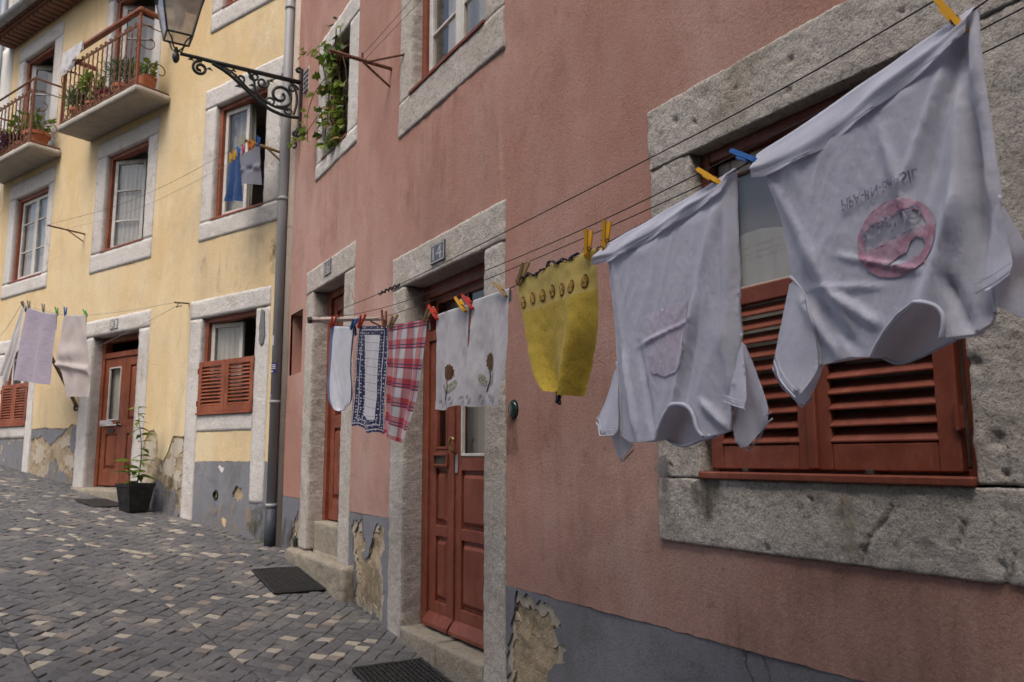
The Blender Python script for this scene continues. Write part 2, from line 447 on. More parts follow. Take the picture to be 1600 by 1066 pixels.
class MB:
    def __init__(s, fr=ID):
        s.v, s.f, s.mi, s.fr, s.uv = [], [], [], fr, None
    def add(s, verts, faces, mi=0, raw=False):
        o = len(s.v)
        s.v += [Vector(p) if raw else s.fr(*p) for p in verts]
        s.f += [tuple(i + o for i in f) for f in faces]
        s.mi += [mi] * len(faces)
        return s
    def box(s, a0, a1, n0, n1, z0, z1, c=.004, mi=0):
        c = min(c, (a1 - a0) * .3, (n1 - n0) * .3, (z1 - z0) * .3)
        lo, hi = (a0, n0, z0), (a1, n1, z1)
        V, idx = [], {}
        for sx in (0, 1):
            for sy in (0, 1):
                for sz in (0, 1):
                    sg = (sx, sy, sz)
                    for ax in range(3):
                        p = []
                        for k in range(3):
                            e = hi[k] if sg[k] else lo[k]
                            if k != ax:
                                e += -c if sg[k] else c
                            p.append(e)
                        idx[(sg, ax)] = len(V)
                        V.append(p)
        F = []
        def rev(q, flip): return tuple(reversed(q)) if flip else tuple(q)
        for ax in range(3):
            b, d = (ax + 1) % 3, (ax + 2) % 3
            for sd_ in (0, 1):
                q = []
                for (i, j) in ((0, 0), (1, 0), (1, 1), (0, 1)):
                    sg = [0, 0, 0]; sg[ax] = sd_; sg[b] = i; sg[d] = j
                    q.append(idx[(tuple(sg), ax)])
                F.append(rev(q, sd_ == 0))
            for i in (0, 1):
                for j in (0, 1):
                    s0 = [0, 0, 0]; s1 = [0, 0, 0]
                    s0[b] = s1[b] = i; s0[d] = s1[d] = j
                    s0[ax], s1[ax] = 0, 1
                    q = [idx[(tuple(s0), b)], idx[(tuple(s1), b)], idx[(tuple(s1), d)], idx[(tuple(s0), d)]]
                    F.append(rev(q, (i + j) % 2 == 1))
        for sx in (0, 1):
            for sy in (0, 1):
                for sz in (0, 1):
                    sg = (sx, sy, sz)
                    q = [idx[(sg, 0)], idx[(sg, 1)], idx[(sg, 2)]]
                    F.append(rev(q, (sx + sy + sz) % 2 == 0))
        return s.add(V, F, mi)
    def tube(s, pts, r, seg=6, caps=True, mi=0, flat=1.0, raw=False):
        P = [Vector(p) if raw else s.fr(*p) for p in pts]
        n = len(P)
        rs = r if isinstance(r, (list, tuple)) else [r] * n
        V, F = [], []
        prev = None
        for i in range(n):
            t = (P[min(i + 1, n - 1)] - P[max(i - 1, 0)])
            if t.length < 1e-9: t = Vector((0, 0, 1))
            t.normalize()
            if prev is None:
                up = Vector((0, 0, 1)) if abs(t.z) < .9 else Vector((1, 0, 0))
                x = t.cross(up).normalized()
            else:
                x = (prev - t * prev.dot(t))
                if x.length < 1e-6: x = t.orthogonal()
                x.normalize()
            prev = x
            y = t.cross(x)
            for k in range(seg):
                a = 2 * math.pi * k / seg
                V.append(P[i] + (x * math.cos(a) + y * math.sin(a) * flat) * rs[i])
        for i in range(n - 1):
            for k in range(seg):
                k2 = (k + 1) % seg
                F.append((i * seg + k, i * seg + k2, (i + 1) * seg + k2, (i + 1) * seg + k))
        if caps:
            F.append(tuple(reversed(range(seg))))
            F.append(tuple((n - 1) * seg + k for k in range(seg)))
        return s.add(V, F, mi, raw=True)
    def lathe(s, prof, center, seg=16, mi=0, sx=1, sy=1):
        V, F = [], []
        c = Vector(center)
        for r, z in prof:
            for k in range(seg):
                a = 2 * math.pi * k / seg
                V.append(c + Vector((r * math.cos(a) * sx, r * math.sin(a) * sy, z)))
        n = len(prof)
        for i in range(n - 1):
            for k in range(seg):
                k2 = (k + 1) % seg
                F.append((i * seg + k, i * seg + k2, (i + 1) * seg + k2, (i + 1) * seg + k))
        F.append(tuple(reversed(range(seg))))
        F.append(tuple((n - 1) * seg + k for k in range(seg)))
        return s.add(V, F, mi, raw=True)
    def build(s, name, mat, parent=None, smooth=False, label=None, cat=None, group=None, kind=None, origin=None):
        me = bpy.data.meshes.new(name)
        if parent is not None:
            b = base(parent)
        elif origin is not None:
            b = Vector(origin)
        else:
            xs = [p.x for p in s.v]; ys = [p.y for p in s.v]; zs = [p.z for p in s.v]
            b = Vector(((min(xs) + max(xs)) / 2, (min(ys) + max(ys)) / 2, min(zs)))
        me.from_pydata([p - b for p in s.v], [], s.f)
        for mm in (mat if isinstance(mat, (list, tuple)) else [mat]):
            me.materials.append(M[mm] if isinstance(mm, str) else mm)
        if any(s.mi):
            me.polygons.foreach_set('material_index', s.mi)
        if smooth:
            me.polygons.foreach_set('use_smooth', [True] * len(me.polygons))
        if s.uv is not None:
            ul = me.uv_layers.new(name='UVMap')
            vi = np.empty(len(me.loops), dtype=np.int32)
            me.loops.foreach_get('vertex_index', vi)
            ul.data.foreach_set('uv', np.asarray(s.uv, dtype=np.float32)[vi].ravel())
        me.update()
        o = bpy.data.objects.new(name, me)
        COL.objects.link(o)
        if parent is not None:
            o.parent = parent
        else:
            o.location = b
        return tag(o, label, cat, group, kind)

def share(name, src, parent, world):
    """another piece with the mesh of src, moved so that its origin is at world"""
    o = bpy.data.objects.new(name, src.data)
    COL.objects.link(o)
    o.parent = parent
    o.location = Vector(world) - (base(parent) if parent else Vector((0, 0, 0)))
    return o
def pieces(name, mat, parent, proto_mb, spots, smooth=False):
    """one mesh (built around the origin, world orientation) placed at every spot as its own object"""
    me = bpy.data.meshes.new(name)
    me.from_pydata(proto_mb.v, [], proto_mb.f)
    me.materials.append(M[mat] if isinstance(mat, str) else mat)
    if smooth:
        me.polygons.foreach_set('use_smooth', [True] * len(me.polygons))
    out = []
    b = base(parent) if parent else Vector((0, 0, 0))
    for w in spots:
        o = bpy.data.objects.new(name, me)
        COL.objects.link(o)
        o.parent = parent
        o.location = Vector(w) - b
        out.append(o)
    return out
def rel(fr):
    """the frame fr without its origin, for prototype pieces"""
    z = fr(0, 0, 0)
    return lambda a, n, zz: fr(a, n, zz) - z

# ---- stone blocks with real relief
def rock(mb, a0, a1, n0, n1, z0, z1, res=.02, amp=.004, r=.012, seed=0., fn=None):
    lo, hi = np.array((a0, n0, z0)), np.array((a1, n1, z1))
    cnt = [max(2, int(math.ceil((hi[k] - lo[k]) / res))) for k in range(3)]
    cnt[1] = max(2, min(cnt[1], int((n1 - n0) / max(res, .03)) + 1))
    key, V, F = {}, [], []
    def vid(i):
        if i in key: return key[i]
        p = [lo[k] + (hi[k] - lo[k]) * i[k] / cnt[k] for k in range(3)]
        rv = r * (.45 + 1.3 * abs(nz(p[0] * 9 + seed, p[1] * 9, p[2] * 9)))
        q = [min(max(p[k], lo[k] + rv), hi[k] - rv) for k in range(3)]
        d = [p[k] - q[k] for k in range(3)]
        L = math.sqrt(d[0] ** 2 + d[1] ** 2 + d[2] ** 2)
        if L > 1e-9:
            d = [x / L for x in d]
            p = [q[k] + d[k] * rv for k in range(3)]
            nn = d
        else:
            nn = [0, 0, 0]
            for k in range(3):
                if i[k] == 0: nn[k] = -1
                if i[k] == cnt[k]: nn[k] = 1
        h = amp * (fbm(p[0] * 14 + seed, p[1] * 14, p[2] * 14, 3) + .6 * nz(p[0] * 70, p[1] * 70 + seed, p[2] * 70))
        if fn: h += fn(p[0], p[2])
        p = [p[k] + nn[k] * h for k in range(3)]
        key[i] = len(V)
        V.append(p)
        return key[i]
    for ax in range(3):
        b, d = (ax + 1) % 3, (ax + 2) % 3
        for side in (0, cnt[ax]):
            for i in range(cnt[b]):
                for j in range(cnt[d]):
                    q = []
                    for (x, y) in ((0, 0), (1, 0), (1, 1), (0, 1)):
                        t = [0, 0, 0]
                        t[ax], t[b], t[d] = side, i + x, j + y
                        q.append(vid(tuple(t)))
                    F.append(tuple(q) if side else tuple(reversed(q)))
    mb.add(V, F)
    return mb
def stone(parent, fr, name, dims, mat='stone', res=.03, amp=.004, r=.012, fn=None, label=None):
    mb = rock(MB(fr), *dims, res=res, amp=amp, r=r, seed=random.random() * 50, fn=fn)
    return mb.build(name, mat, parent, smooth=True, label=label)

# ---- plane shapes with true outlines
def inside(pts, poly):
    x, y = pts[:, 0], pts[:, 1]
    c = np.zeros(len(pts), bool)
    n = len(poly)
    for i in range(n):
        x0, y0 = poly[i]; x1, y1 = poly[(i + 1) % n]
        if y0 == y1: continue
        t = ((y0 > y) != (y1 > y)) & (x < (x1 - x0) * (y - y0) / (y1 - y0) + x0)
        c ^= t
    return c
def subdiv(poly, sp, rag=0., seed=0., closed=True, keep=None):
    out = []
    n = len(poly)
    for i in range(n if closed else n - 1):
        p, q = poly[i], poly[(i + 1) % n]
        L = math.hypot(q[0] - p[0], q[1] - p[1])
        k = max(1, int(round(L / sp)))
        for j in range(k):
            t = j / k
            x, y = p[0] + (q[0] - p[0]) * t, p[1] + (q[1] - p[1]) * t
            if rag and (keep is None or not keep(x, y)):
                x += rag * fbm(x * 14 + seed, y * 14, seed, 3)
                y += rag * fbm(x * 14 + 31, y * 14 + seed, seed, 3)
            out.append((x, y))
    if not closed: out.append(tuple(poly[-1]))
    return out
def smooth_poly(pts, it=1):
    for _ in range(it):
        o = []
        n = len(pts)
        for i in range(n):
            p, q = pts[i], pts[(i + 1) % n]
            o += [(p[0] * .75 + q[0] * .25, p[1] * .75 + q[1] * .25), (p[0] * .25 + q[0] * .75, p[1] * .25 + q[1] * .75)]
        pts = o
    return pts
def smooth_path(pts, it=2):
    for _ in range(it):
        o = [pts[0]]
        for i in range(len(pts) - 1):
            p, q = pts[i], pts[i + 1]
            o += [tuple(x * .75 + y * .25 for x, y in zip(p, q)), tuple(x * .25 + y * .75 for x, y in zip(p, q))]
        o.append(pts[-1])
        pts = o
    return pts
def cdt(loops, sp):
    """triangles inside the outlines (even-odd), with a jittered grid of spacing sp inside"""
    V, E = [], []
    for lp in loops:
        o = len(V)
        V += lp
        E += [(o + i, o + (i + 1) % len(lp)) for i in range(len(lp))]
    nb = len(V)
    if sp:
        A = np.array(loops[0])
        x0, y0 = A.min(0); x1, y1 = A.max(0)
        gx, gy = np.meshgrid(np.arange(x0 + sp / 2, x1, sp), np.arange(y0 + sp / 2, y1, sp))
        g = np.stack([gx.ravel(), gy.ravel()], 1)
        g += np.random.RandomState(3).uniform(-.2 * sp, .2 * sp, g.shape)
        ins = np.zeros(len(g), bool)
        for lp in loops: ins ^= inside(g, lp)
        g = g[ins]
        B = np.array(V)
        if len(g):
            d = np.empty(len(g))
            for i in range(0, len(g), 2000):
                d[i:i + 2000] = ((g[i:i + 2000, None, :] - B[None]) ** 2).sum(2).min(1)
            g = g[d > (.45 * sp) ** 2]
            V = V + [tuple(p) for p in g]
    r = geometry.delaunay_2d_cdt([Vector(p) for p in V], E, [], 0, 1e-6)
    P = np.array([(p[0], p[1]) for p in r[0]])
    T = np.array([f for f in r[2] if len(f) == 3])
    cen = P[T].mean(1)
    ins = np.zeros(len(T), bool)
    for lp in loops: ins ^= inside(cen, lp)
    T = T[ins]
    return P, T
def plate(fr, loops, n_front, thick, sp=.09, und=.004, seed=0., edge=True):
    """a slab with ragged outline: loops in wall (a, z); front at n_front, rim goes back by thick"""
    P, T = cdt(loops, sp)
    mb = MB(fr)
    def h(a, z): return n_front + und * fbm(a * 1.3 + seed, z * 1.3, seed, 3)
    # (a,z) seen from outside: a x z orientation
    V = [(a, h(a, z), z) for a, z in P]
    F = []
    for t in T:
        (ax, az), (bx, bz), (cx, cz) = P[t[0]], P[t[1]], P[t[2]]
        cr = (bx - ax) * (cz - az) - (bz - az) * (cx - ax)
        F.append(tuple(int(i) for i in (t if cr < 0 else t[::-1])))
    mb.add(V, F)
    if edge:
        for lp in loops:
            k = len(lp)
            VV = [(a, h(a, z), z) for a, z in lp] + [(a, h(a, z) - thick, z) for a, z in lp]
            mb.add(VV, [(i, (i + 1) % k, k + (i + 1) % k, k + i) for i in range(k)])
    return mb
def rect(a0, a1, z0, z1): return [(a0, z0), (a1, z0), (a1, z1), (a0, z1)]
def text_mesh(body, size=1.0, cuts=0):
    cu = bpy.data.curves.new('txt', 'FONT')
    cu.body = body
    cu.size = size
    cu.align_x = 'LEFT'
    cu.offset = .018 if cuts else 0
    ob = bpy.data.objects.new('txt', cu)
    COL.objects.link(ob)
    dg = bpy.context.evaluated_depsgraph_get()
    me = bpy.data.meshes.new_from_object(ob.evaluated_get(dg))
    if cuts:
        bm = bmesh.new(); bm.from_mesh(me)
        bmesh.ops.triangulate(bm, faces=bm.faces[:])
        for _ in range(cuts):
            bmesh.ops.subdivide_edges(bm, edges=[e for e in bm.edges if e.calc_length() > .12], cuts=1)
            bmesh.ops.triangulate(bm, faces=bm.faces[:])
        bm.to_mesh(me); bm.free()
    V = [(v.co.x, v.co.y) for v in me.vertices]
    F = [tuple(p.vertices) for p in me.polygons]
    bpy.data.objects.remove(ob)
    bpy.data.meshes.remove(me)
    return V, F

# ================================================================ STREET
street = MB()
xs = list(np.linspace(-14, 6, 41)); ys = list(np.linspace(-14, 40, 109))
street.add([(x, y, ground(x, y) - .0105 + .004 * nz(x * 3, y * 3)) for y in ys for x in xs],
           [(j * 41 + i, j * 41 + i + 1, (j + 1) * 41 + i + 1, (j + 1) * 41 + i) for j in range(108) for i in range(40)])
street_o = street.build('street', 'dirt', None, smooth=True, label='narrow sloping street paved with dark setts and scattered pale ones', kind='structure')
street_o['category'] = 'street'

HS = .061                                   # half diagonal of a sett
def seam_x(y): return 1.1 - .17 * (y - 4.76) - .009 * (y - 4.76) * abs(y - 4.76)
def sett_world(p, q): return seam_x(p) + q, p
cells = []
rs = random.Random(11)
CJ = {}
def corner(i, j):
    if (i, j) not in CJ:
        k = .0 if j in (0, -16) else 1.
        CJ[(i, j)] = (i * HS + rs.uniform(-.008, .008) * k + .03 * nz(i * .13, j * .13), j * HS + rs.uniform(-.008, .008) * k + .02 * nz(i * .13 + 40, j * .13) * k)
    return CJ[(i, j)]
for i in range(int(2.6 / HS), int(17 / HS)):
    for j in range(-52, 46):
        if (i + j) % 2: continue
        p, q = i * HS, j * HS
        x, y = sett_world(p, q)
        if x > 2.16 + .0 or x < -1.3 - .02 * y: continue
        if y > 8.05 and (Vector((x, y, 0)) - C0).dot(NY) < -.06: continue
        poly = [corner(i + 1, j), corner(i, j + 1), corner(i - 1, j), corner(i, j - 1)]
        kind = 1 if rs.random() < .045 else (2 if rs.random() < .05 else 0)
        if j == 0 or j == -16:
            o, g = HS * .025, HS * .97
            for sgn in (1, -1):
                tri = [(p + g, q + o * sgn), (p, q + g * sgn), (p - g, q + o * sgn)]
                if sgn < 0: tri.reverse()
                cells.append((tri, 1 if (sgn > 0 and rs.random() < .38) else 0))
        else:
            cells.append((poly, kind))
def sett_geo(poly):
    """poly in (p,q) -> world verts: top face, chamfer ring, foot ring"""
    pts = [sett_world(p, q) for p, q in poly]
    cx = sum(p[0] for p in pts) / len(pts); cy = sum(p[1] for p in pts) / len(pts)
    tx, ty, dz = rs.uniform(-.06, .06), rs.uniform(-.06, .06), rs.uniform(-.005, .004)
    def h(x, y, off): return ground(x, y) + dz + tx * (x - cx) + ty * (y - cy) + off
    V = []
    for f, off in ((.85, .001), (.92, -.001), (.955, -.007), (.96, -.03)):
        V += [(cx + (x - cx) * f, cy + (y - cy) * f, h(x, y, off)) for x, y in pts]
    k = len(pts)
    V.append((cx, cy, h(cx, cy, .0045)))
    F = [(i, (i + 1) % k, 4 * k) for i in range(k)]
    for r_ in range(3):
        F += [(r_ * k + i, (r_ + 1) * k + i, (r_ + 1) * k + (i + 1) % k, r_ * k + (i + 1) % k) for i in range(k)]
    F = [tuple(reversed(f)) for f in F]
    return V, F, (cx, cy)
def screen(x, y, z):
    d = Vector((x, y, z - CAM_Z))
    dep = d.dot(fw)
    if dep < .2: return None
    return 800 + 1255 * d.dot(rr) / dep, 533 - 1255 * d.dot(uu) / dep, dep
near = []
for idx, (poly, kind) in enumerate(cells):
    V, F, (cx, cy) = sett_geo(poly)
    s = screen(cx, cy, ground(cx, cy))
    vis = s and -5 < s[0] < 800 and 700 < s[1] < 1075 and not (cx > 2.06)
    near.append((s[2] if vis else 99 + idx * 1e-4, kind, V, F, cx, cy))
near.sort(key=lambda t: t[0])
kinds = ['sett', 'sett_pale', 'sett_warm']
protos = {}
for dep, kind, V, F, cx, cy in near[:300]:
    k = (kind, len(V), rs.randrange(5))
    c = Vector((cx, cy, ground(cx, cy)))
    rot = 0.0
    sl = -.17 - .018 * abs(cy - 4.76)
    if k not in protos:
        mb = MB(); mb.add([Vector(v) - c for v in V], F, raw=True)
        me = bpy.data.meshes.new('sett'); me.from_pydata(mb.v, [], mb.f)
        me.materials.append(M[kinds[kind]])
        protos[k] = (me, sl)
    me, sl0 = protos[k]
    if len(V) == 13:                       # triangles keep their own outline
        me = bpy.data.meshes.new('sett'); me.from_pydata([Vector(v) - c for v in V], [], F)
        me.materials.append(M[kinds[kind]]); sl0 = sl
    o = bpy.data.objects.new('sett', me)
    COL.objects.link(o)
    o.parent = street_o
    o.location = c + Vector((0, 0, rs.uniform(-.003, .003))) - street_o.location
    o.rotation_euler = (rs.uniform(-.025, .025), rs.uniform(-.025, .025), -(math.atan(sl) - math.atan(sl0)) + rs.uniform(-.05, .05))
field = MB()
for dep, kind, V, F, cx, cy in near[300:]:
    field.add(V, F, kind, raw=True)
field.build('sett_field', kinds, street_o, kind='stuff')

# ================================================================ HOUSE HELPERS
def surround(par, fr, outer, op, n0=-.22, n1=.009, sill=True, jamb_to=None, mat='stone', res=.035, amp=.004, r=.006, fn=None, top=True):
    a0, a1, z0, z1 = outer
    b0, b1, y0, y1 = op
    g = .0025
    if top: stone(par, fr, 'lintel_stone', (a0, a1, n0, n1, y1, z1), mat, res, amp, r, fn)
    jb = jamb_to if jamb_to is not None else [y0, y0]
    stone(par, fr, 'jamb_stone', (a0 + .003, b0, n0, n1 - .003, jb[0], y1 - g), mat, res, amp, r, fn)
    stone(par, fr, 'jamb_stone', (b1, a1 - .003, n0, n1 - .003, jb[1], y1 - g), mat, res, amp, r, fn)
    if sill:
        if jamb_to is not None:
            stone(par, fr, 'sill_stone', (b0 + g, b1 - g, n0, n1 - .006, z0, y0), mat, res, amp, r, fn)
        else:
            stone(par, fr, 'sill_stone', (a0, a1, n0, n1 + .002, z0, y0 - g), mat, res, amp, r, fn)
def room(par, fr, op, n0=-.2, depth=1.6, mat='room', marg=.35):
    a0, a1, z0, z1 = op
    A0, A1, Z0, Z1 = a0 - marg, a1 + marg, z0 - .1, z1 + .12
    nb = n0 - depth
    e = .012
    mb = MB(fr)
    mb.add([(a0 - e, n0, z0 - e), (a1 + e, n0, z0 - e), (a1 + e, n0, z1 + e), (a0 - e, n0, z1 + e), (A0, n0 - .02, Z0), (A1, n0 - .02, Z0), (A1, n0 - .02, Z1), (A0, n0 - .02, Z1), (A0, nb, Z0), (A1, nb, Z0), (A1, nb, Z1), (A0, nb, Z1)],
           [(0, 1, 5, 4), (1, 2, 6, 5), (2, 3, 7, 6), (3, 0, 4, 7), (4, 5, 9, 8), (5, 6, 10, 9), (6, 7, 11, 10), (7, 4, 8, 11), (8, 9, 10, 11)])
    return mb.build('room', mat, par)
def frame4(mb, a0, a1, z0, z1, n0, n1, w, wb=None, c=.003, bottom=True):
    wb = wb or w
    mb.box(a0, a0 + w, n0, n1, z0, z1, c)
    mb.box(a1 - w, a1, n0, n1, z0, z1, c)
    mb.box(a0 + w + .0005, a1 - w - .0005, n0 + .001, n1 - .001, z1 - w, z1, c)
    if bottom: mb.box(a0 + w + .0005, a1 - w - .0005, n0 + .001, n1 - .001, z0, z0 + wb, c)
    return mb
def turned(fr, h, n0, ang):
    ca, sa = math.cos(ang), math.sin(ang)
    def f(a, n, z):
        d, e = a - h, n - n0
        return fr(h + d * ca - e * sa, n0 + d * sa + e * ca, z)
    return f
def casement(par, fr, a0, a1, z0, z1, n, mat='white_wood', hb=(), vb=(), w=.05, ang=0., hinge=None, t=.035, name='casement'):
    f2 = turned(fr, hinge, n, ang) if ang else fr
    c = frame4(MB(f2), a0, a1, z0, z1, n - t, n, w, w * 1.25).build(name, mat, par)
    for z in hb: MB(f2).box(a0 + w, a1 - w, n - t + .006, n - .004, z - .011, z + .011).build('glazing_bar', mat, c)
    for a in vb: MB(f2).box(a - .011, a + .011, n - t + .007, n - .005, z0 + w, z1 - w).build('glazing_bar', mat, c)
    zz = [z0 + w * 1.2] + list(hb) + [z1 - w]
    aa = [a0 + w] + list(vb) + [a1 - w]
    for i in range(len(zz) - 1):
        for j in range(len(aa) - 1):
            MB(f2).box(aa[j], aa[j + 1], n - t * .6 - .002, n - t * .6 + .002, zz[i], zz[i + 1], .0005).build('pane', 'glass', c)
    return c
def slat_proto(fr, length, h, t, tilt):
    f0 = rel(fr)
    ct, st = math.cos(tilt), math.sin(tilt)
    mb = MB(lambda a, n, z: f0(a, n * ct + z * st, -n * st + z * ct))
    mb.box(-length / 2, length / 2, -t / 2, t / 2, -h / 2, h / 2, .003)
    return mb
def shutter(par, fr, a0, a1, z0, z1, n, ns, w=.06, rb=.08, rt=.06, mat='red', t=.034, tilt=-.75):
    mb = MB(fr)
    mb.box(a0, a0 + w, n - t, n, z0, z1, .004)
    mb.box(a1 - w, a1, n - t, n, z0, z1, .004)
    mb.box(a0 + w + .0005, a1 - w - .0005, n - t + .001, n - .001, z0, z0 + rb, .004)
    mb.box(a0 + w + .0005, a1 - w - .0005, n - t + .001, n - .001, z1 - rt, z1, .004)
    s = mb.build('shutter', mat, par)
    H = z1 - rt - z0 - rb
    step = H / ns
    pr = slat_proto(fr, a1 - a0 - 2 * w + .01, step * 1.18, .009, tilt)
    for q in pieces('slat', mat, s, pr, [fr((a0 + a1) / 2, n - t / 2 - .002 + random.uniform(-.001, .001), z0 + rb + step * (i + .5) + random.uniform(-.0015, .0015)) for i in range(ns)]):
        q.rotation_euler = (random.uniform(-.004, .004), random.uniform(-.05, .05) if fr is PW else 0, 0)
    return s
def frustum(fr, a0, a1, z0, z1, n0, n1, ins):
    V = [(a0, n0, z0), (a1, n0, z0), (a1, n0, z1), (a0, n0, z1), (a0 + ins, n1, z0 + ins), (a1 - ins, n1, z0 + ins), (a1 - ins, n1, z1 - ins), (a0 + ins, n1, z1 - ins)]
    mb = MB(fr)
    return mb.add(V, [(3, 2, 1, 0)[::-1], (4, 7, 6, 5), (0, 4, 5, 1), (1, 5, 6, 2), (2, 6, 7, 3), (3, 7, 4, 0)])
def curtain(par, fr, a0, a1, z0, z1, n, amp=.015, wav=9, mat='curtain', top=None):
    N, K = 60, 10
    mb = MB(fr)
    for j in range(K + 1):
        for i in range(N + 1):
            a = a0 + (a1 - a0) * i / N
            zt = z1 if top is None else top(a)
            z = z0 + (zt - z0) * j / K
            mb.v.append(fr(a, n + amp * math.sin((a - a0) * wav * 6.28 / (a1 - a0) + .8 * nz(a * 4, z)) + amp * .6 * nz(a * 11, z * 1.5), z))
    mb.f = [(j * (N + 1) + i, j * (N + 1) + i + 1, (j + 1) * (N + 1) + i + 1, (j + 1) * (N + 1) + i) for j in range(K) for i in range(N)]
    mb.mi = [0] * len(mb.f)
    return mb.build('curtain', mat, par, smooth=True)

# ================================================================ PINK HOUSE
pink = thing('pink_house', 'pink plastered house with stone framed doors and windows, laundry strung along its front', 'house', (WALL_X, 4.0, .4))
W1, W1o = (6.285, 6.96, 4.40, 5.41), (6.045, 7.165, 4.25, 5.62)
W2, W2o = (3.855, 4.93, 4.205, 5.75), (3.625, 5.14, 3.95, 5.98)
W3, W3o = (1.195, 2.195, 1.632, 2.85), (.95, 2.43, 1.38, 3.107)
D16, D16o = (6.25, 7.105, 1.15, 3.195), (6.0, 7.33, .9, 3.41)
D14, D14o = (3.855, 4.965, .63, 2.848), (3.62, 5.20, .3, 3.077)
INS = .045
def hole(o): return rect(o[0] + INS, o[1] - INS, o[2] + INS, o[3] - INS)
NICHE = (7.44, 7.86, 2.49, 3.09)
PINK_END = 7.93
main = subdiv([(-4, 1.057), (3.70, 1.057), (3.70, 3.0), (5.12, 3.0), (5.12, 1.29), (6.08, 1.29), (6.08, 3.33), (7.24, 3.33), (7.24, 1.33), (PINK_END, 1.33), (PINK_END, 8.4), (-4, 8.4)], .04, .006, 4.)
vent = [(3.545 + .048 * math.cos(i * math.pi / 8), 1.937 + .052 * math.sin(i * math.pi / 8)) for i in range(16)]
lps = [main, hole(W1o), hole(W2o), hole(W3o), rect(*NICHE), vent]
plate(PW, lps, 0, .02, .09, .006, 1.0).build('wall', 'pink', pink, smooth=False)
# niche box
nb = MB(PW)
a0, a1, z0, z1 = NICHE
nb.add([(a0, 0, z0), (a1, 0, z0), (a1, 0, z1), (a0, 0, z1), (a0, -.2, z0 + .01), (a1, -.2, z0 + .01), (a1, -.2, z1), (a0, -.2, z1)], [(4, 5, 1, 0)[::-1], (5, 6, 2, 1)[::-1], (6, 7, 3, 2)[::-1], (7, 4, 0, 3)[::-1], (4, 7, 6, 5)[::-1]])
nb.build('wall_niche', 'pink', pink)
# grey painted plinth with broken plaster
gA = subdiv([(3.50, 1.035), (3.40, 1.028), (3.3, 1.04), (3.18, 1.01), (3.14, .95), (3.17, .9), (3.11, .84), (3.125, .79), (3.09, .765), (3.2, .76), (3.235, .74), (3.24, .66), (3.25, .55), (3.28, .40), (3.60, .38), (3.605, .8), (3.56, .93)], .009, .034, 2.)
plate(PW, [subdiv([(-4, -.6), (3.70, .0), (3.70, 1.055), (-4, 1.055)], .05), gA], -.001, .022, .09, .005, 2.).build('plinth', 'grey', pink)
gB = subdiv([(5.95, 1.18), (5.90, 1.25), (5.80, 1.22), (5.74, 1.26), (5.70, 1.13), (5.64, 1.05), (5.72, .98), (5.60, .97), (5.50, 1.14), (5.42, 1.24), (5.30, 1.23), (5.29, 1.1), (5.33, .98), (5.28, .8), (5.3, .60), (5.86, .64), (5.82, .8), (5.88, .95)], .009, .034, 5.)
plate(PW, [subdiv([(5.12, .3), (6.08, .4), (6.08, 1.288), (5.12, 1.288)], .05), gB], -.001, .022, .06, .005, 3.).build('plinth', 'grey', pink)
gC = subdiv([(7.40, 1.24), (7.47, 1.12), (7.57, 1.02), (7.64, .93), (7.6, .87), (7.36, .86), (7.35, 1.0)], .009, .03, 7.)
plate(PW, [subdiv([(7.24, .6), (PINK_END, .6), (PINK_END, 1.328), (7.24, 1.328)], .05), gC], -.001, .022, .06, .005, 4.).build('plinth', 'grey', pink)
def rubble_sheet(fr, a0, a1, z0, z1, n, name, par, res=.03, amp=.012):
    na, nzz = int((a1 - a0) / res), int((z1 - z0) / res)
    mb = MB(fr)
    for j in range(nzz + 1):
        for i in range(na + 1):
            a, z = a0 + (a1 - a0) * i / na, z0 + (z1 - z0) * j / nzz
            d = fbm(a * 9, z * 9, 3., 4) * amp - .02 * max(0, nz(a * 5 + 9, z * 5) - .25)
            mb.v.append(fr(a, n + d, z))
    mb.f = [(j * (na + 1) + i, (j + 1) * (na + 1) + i, (j + 1) * (na + 1) + i + 1, j * (na + 1) + i + 1) for j in range(nzz) for i in range(na)]
    mb.mi = [0] * len(mb.f)
    return mb.build(name, 'rubble', par, smooth=True)
rubble_sheet(PW, 2.9, 3.72, .1, 1.1, -.016, 'exposed_masonry', pink, .014)
rubble_sheet(PW, 5.1, 6.1, .4, 1.34, -.016, 'exposed_masonry', pink, .018)
rubble_sheet(PW, 7.22, 7.9, .6, 1.34, -.016, 'exposed_masonry', pink, .03)
# cream corner bead beside the drainpipe
cb = MB(PW)
cb.tube([(PINK_END + .055, -.035, .6), (PINK_END + .055, -.035, 8.4)], .075, 12)
cb.build('corner_bead', 'cream', pink, smooth=True)
# unseen roof slab, added to block sky light from above
rf = MB(PW)
rf.add([(-4, .35, 8.42), (8.1, .35, 8.42), (8.1, -5, 10.2), (-4, -5, 10.2), (-4, .35, 8.36), (8.1, .35, 8.36), (8.1, -5, 10.1), (-4, -5, 10.1)], [(0, 3, 2, 1), (4, 5, 6, 7), (0, 1, 5, 4), (1, 2, 6, 5), (2, 3, 7, 6), (3, 0, 4, 7)])
rf.build('roof', 'tile', pink)

# --- window with climbing plant
surround(pink, PW, W1o, W1, mat='stone_pale', res=.03, amp=.005)
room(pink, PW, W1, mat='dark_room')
frame4(MB(PW), W1[0], W1[1], W1[2], W1[3], -.13, -.07, .045).build('window_frame', 'red', pink)
MB(PW).box(W1[0], W1[1], -.06, .02, W1[2] - .012, W1[2] + .012).build('window_sill', 'red', pink)
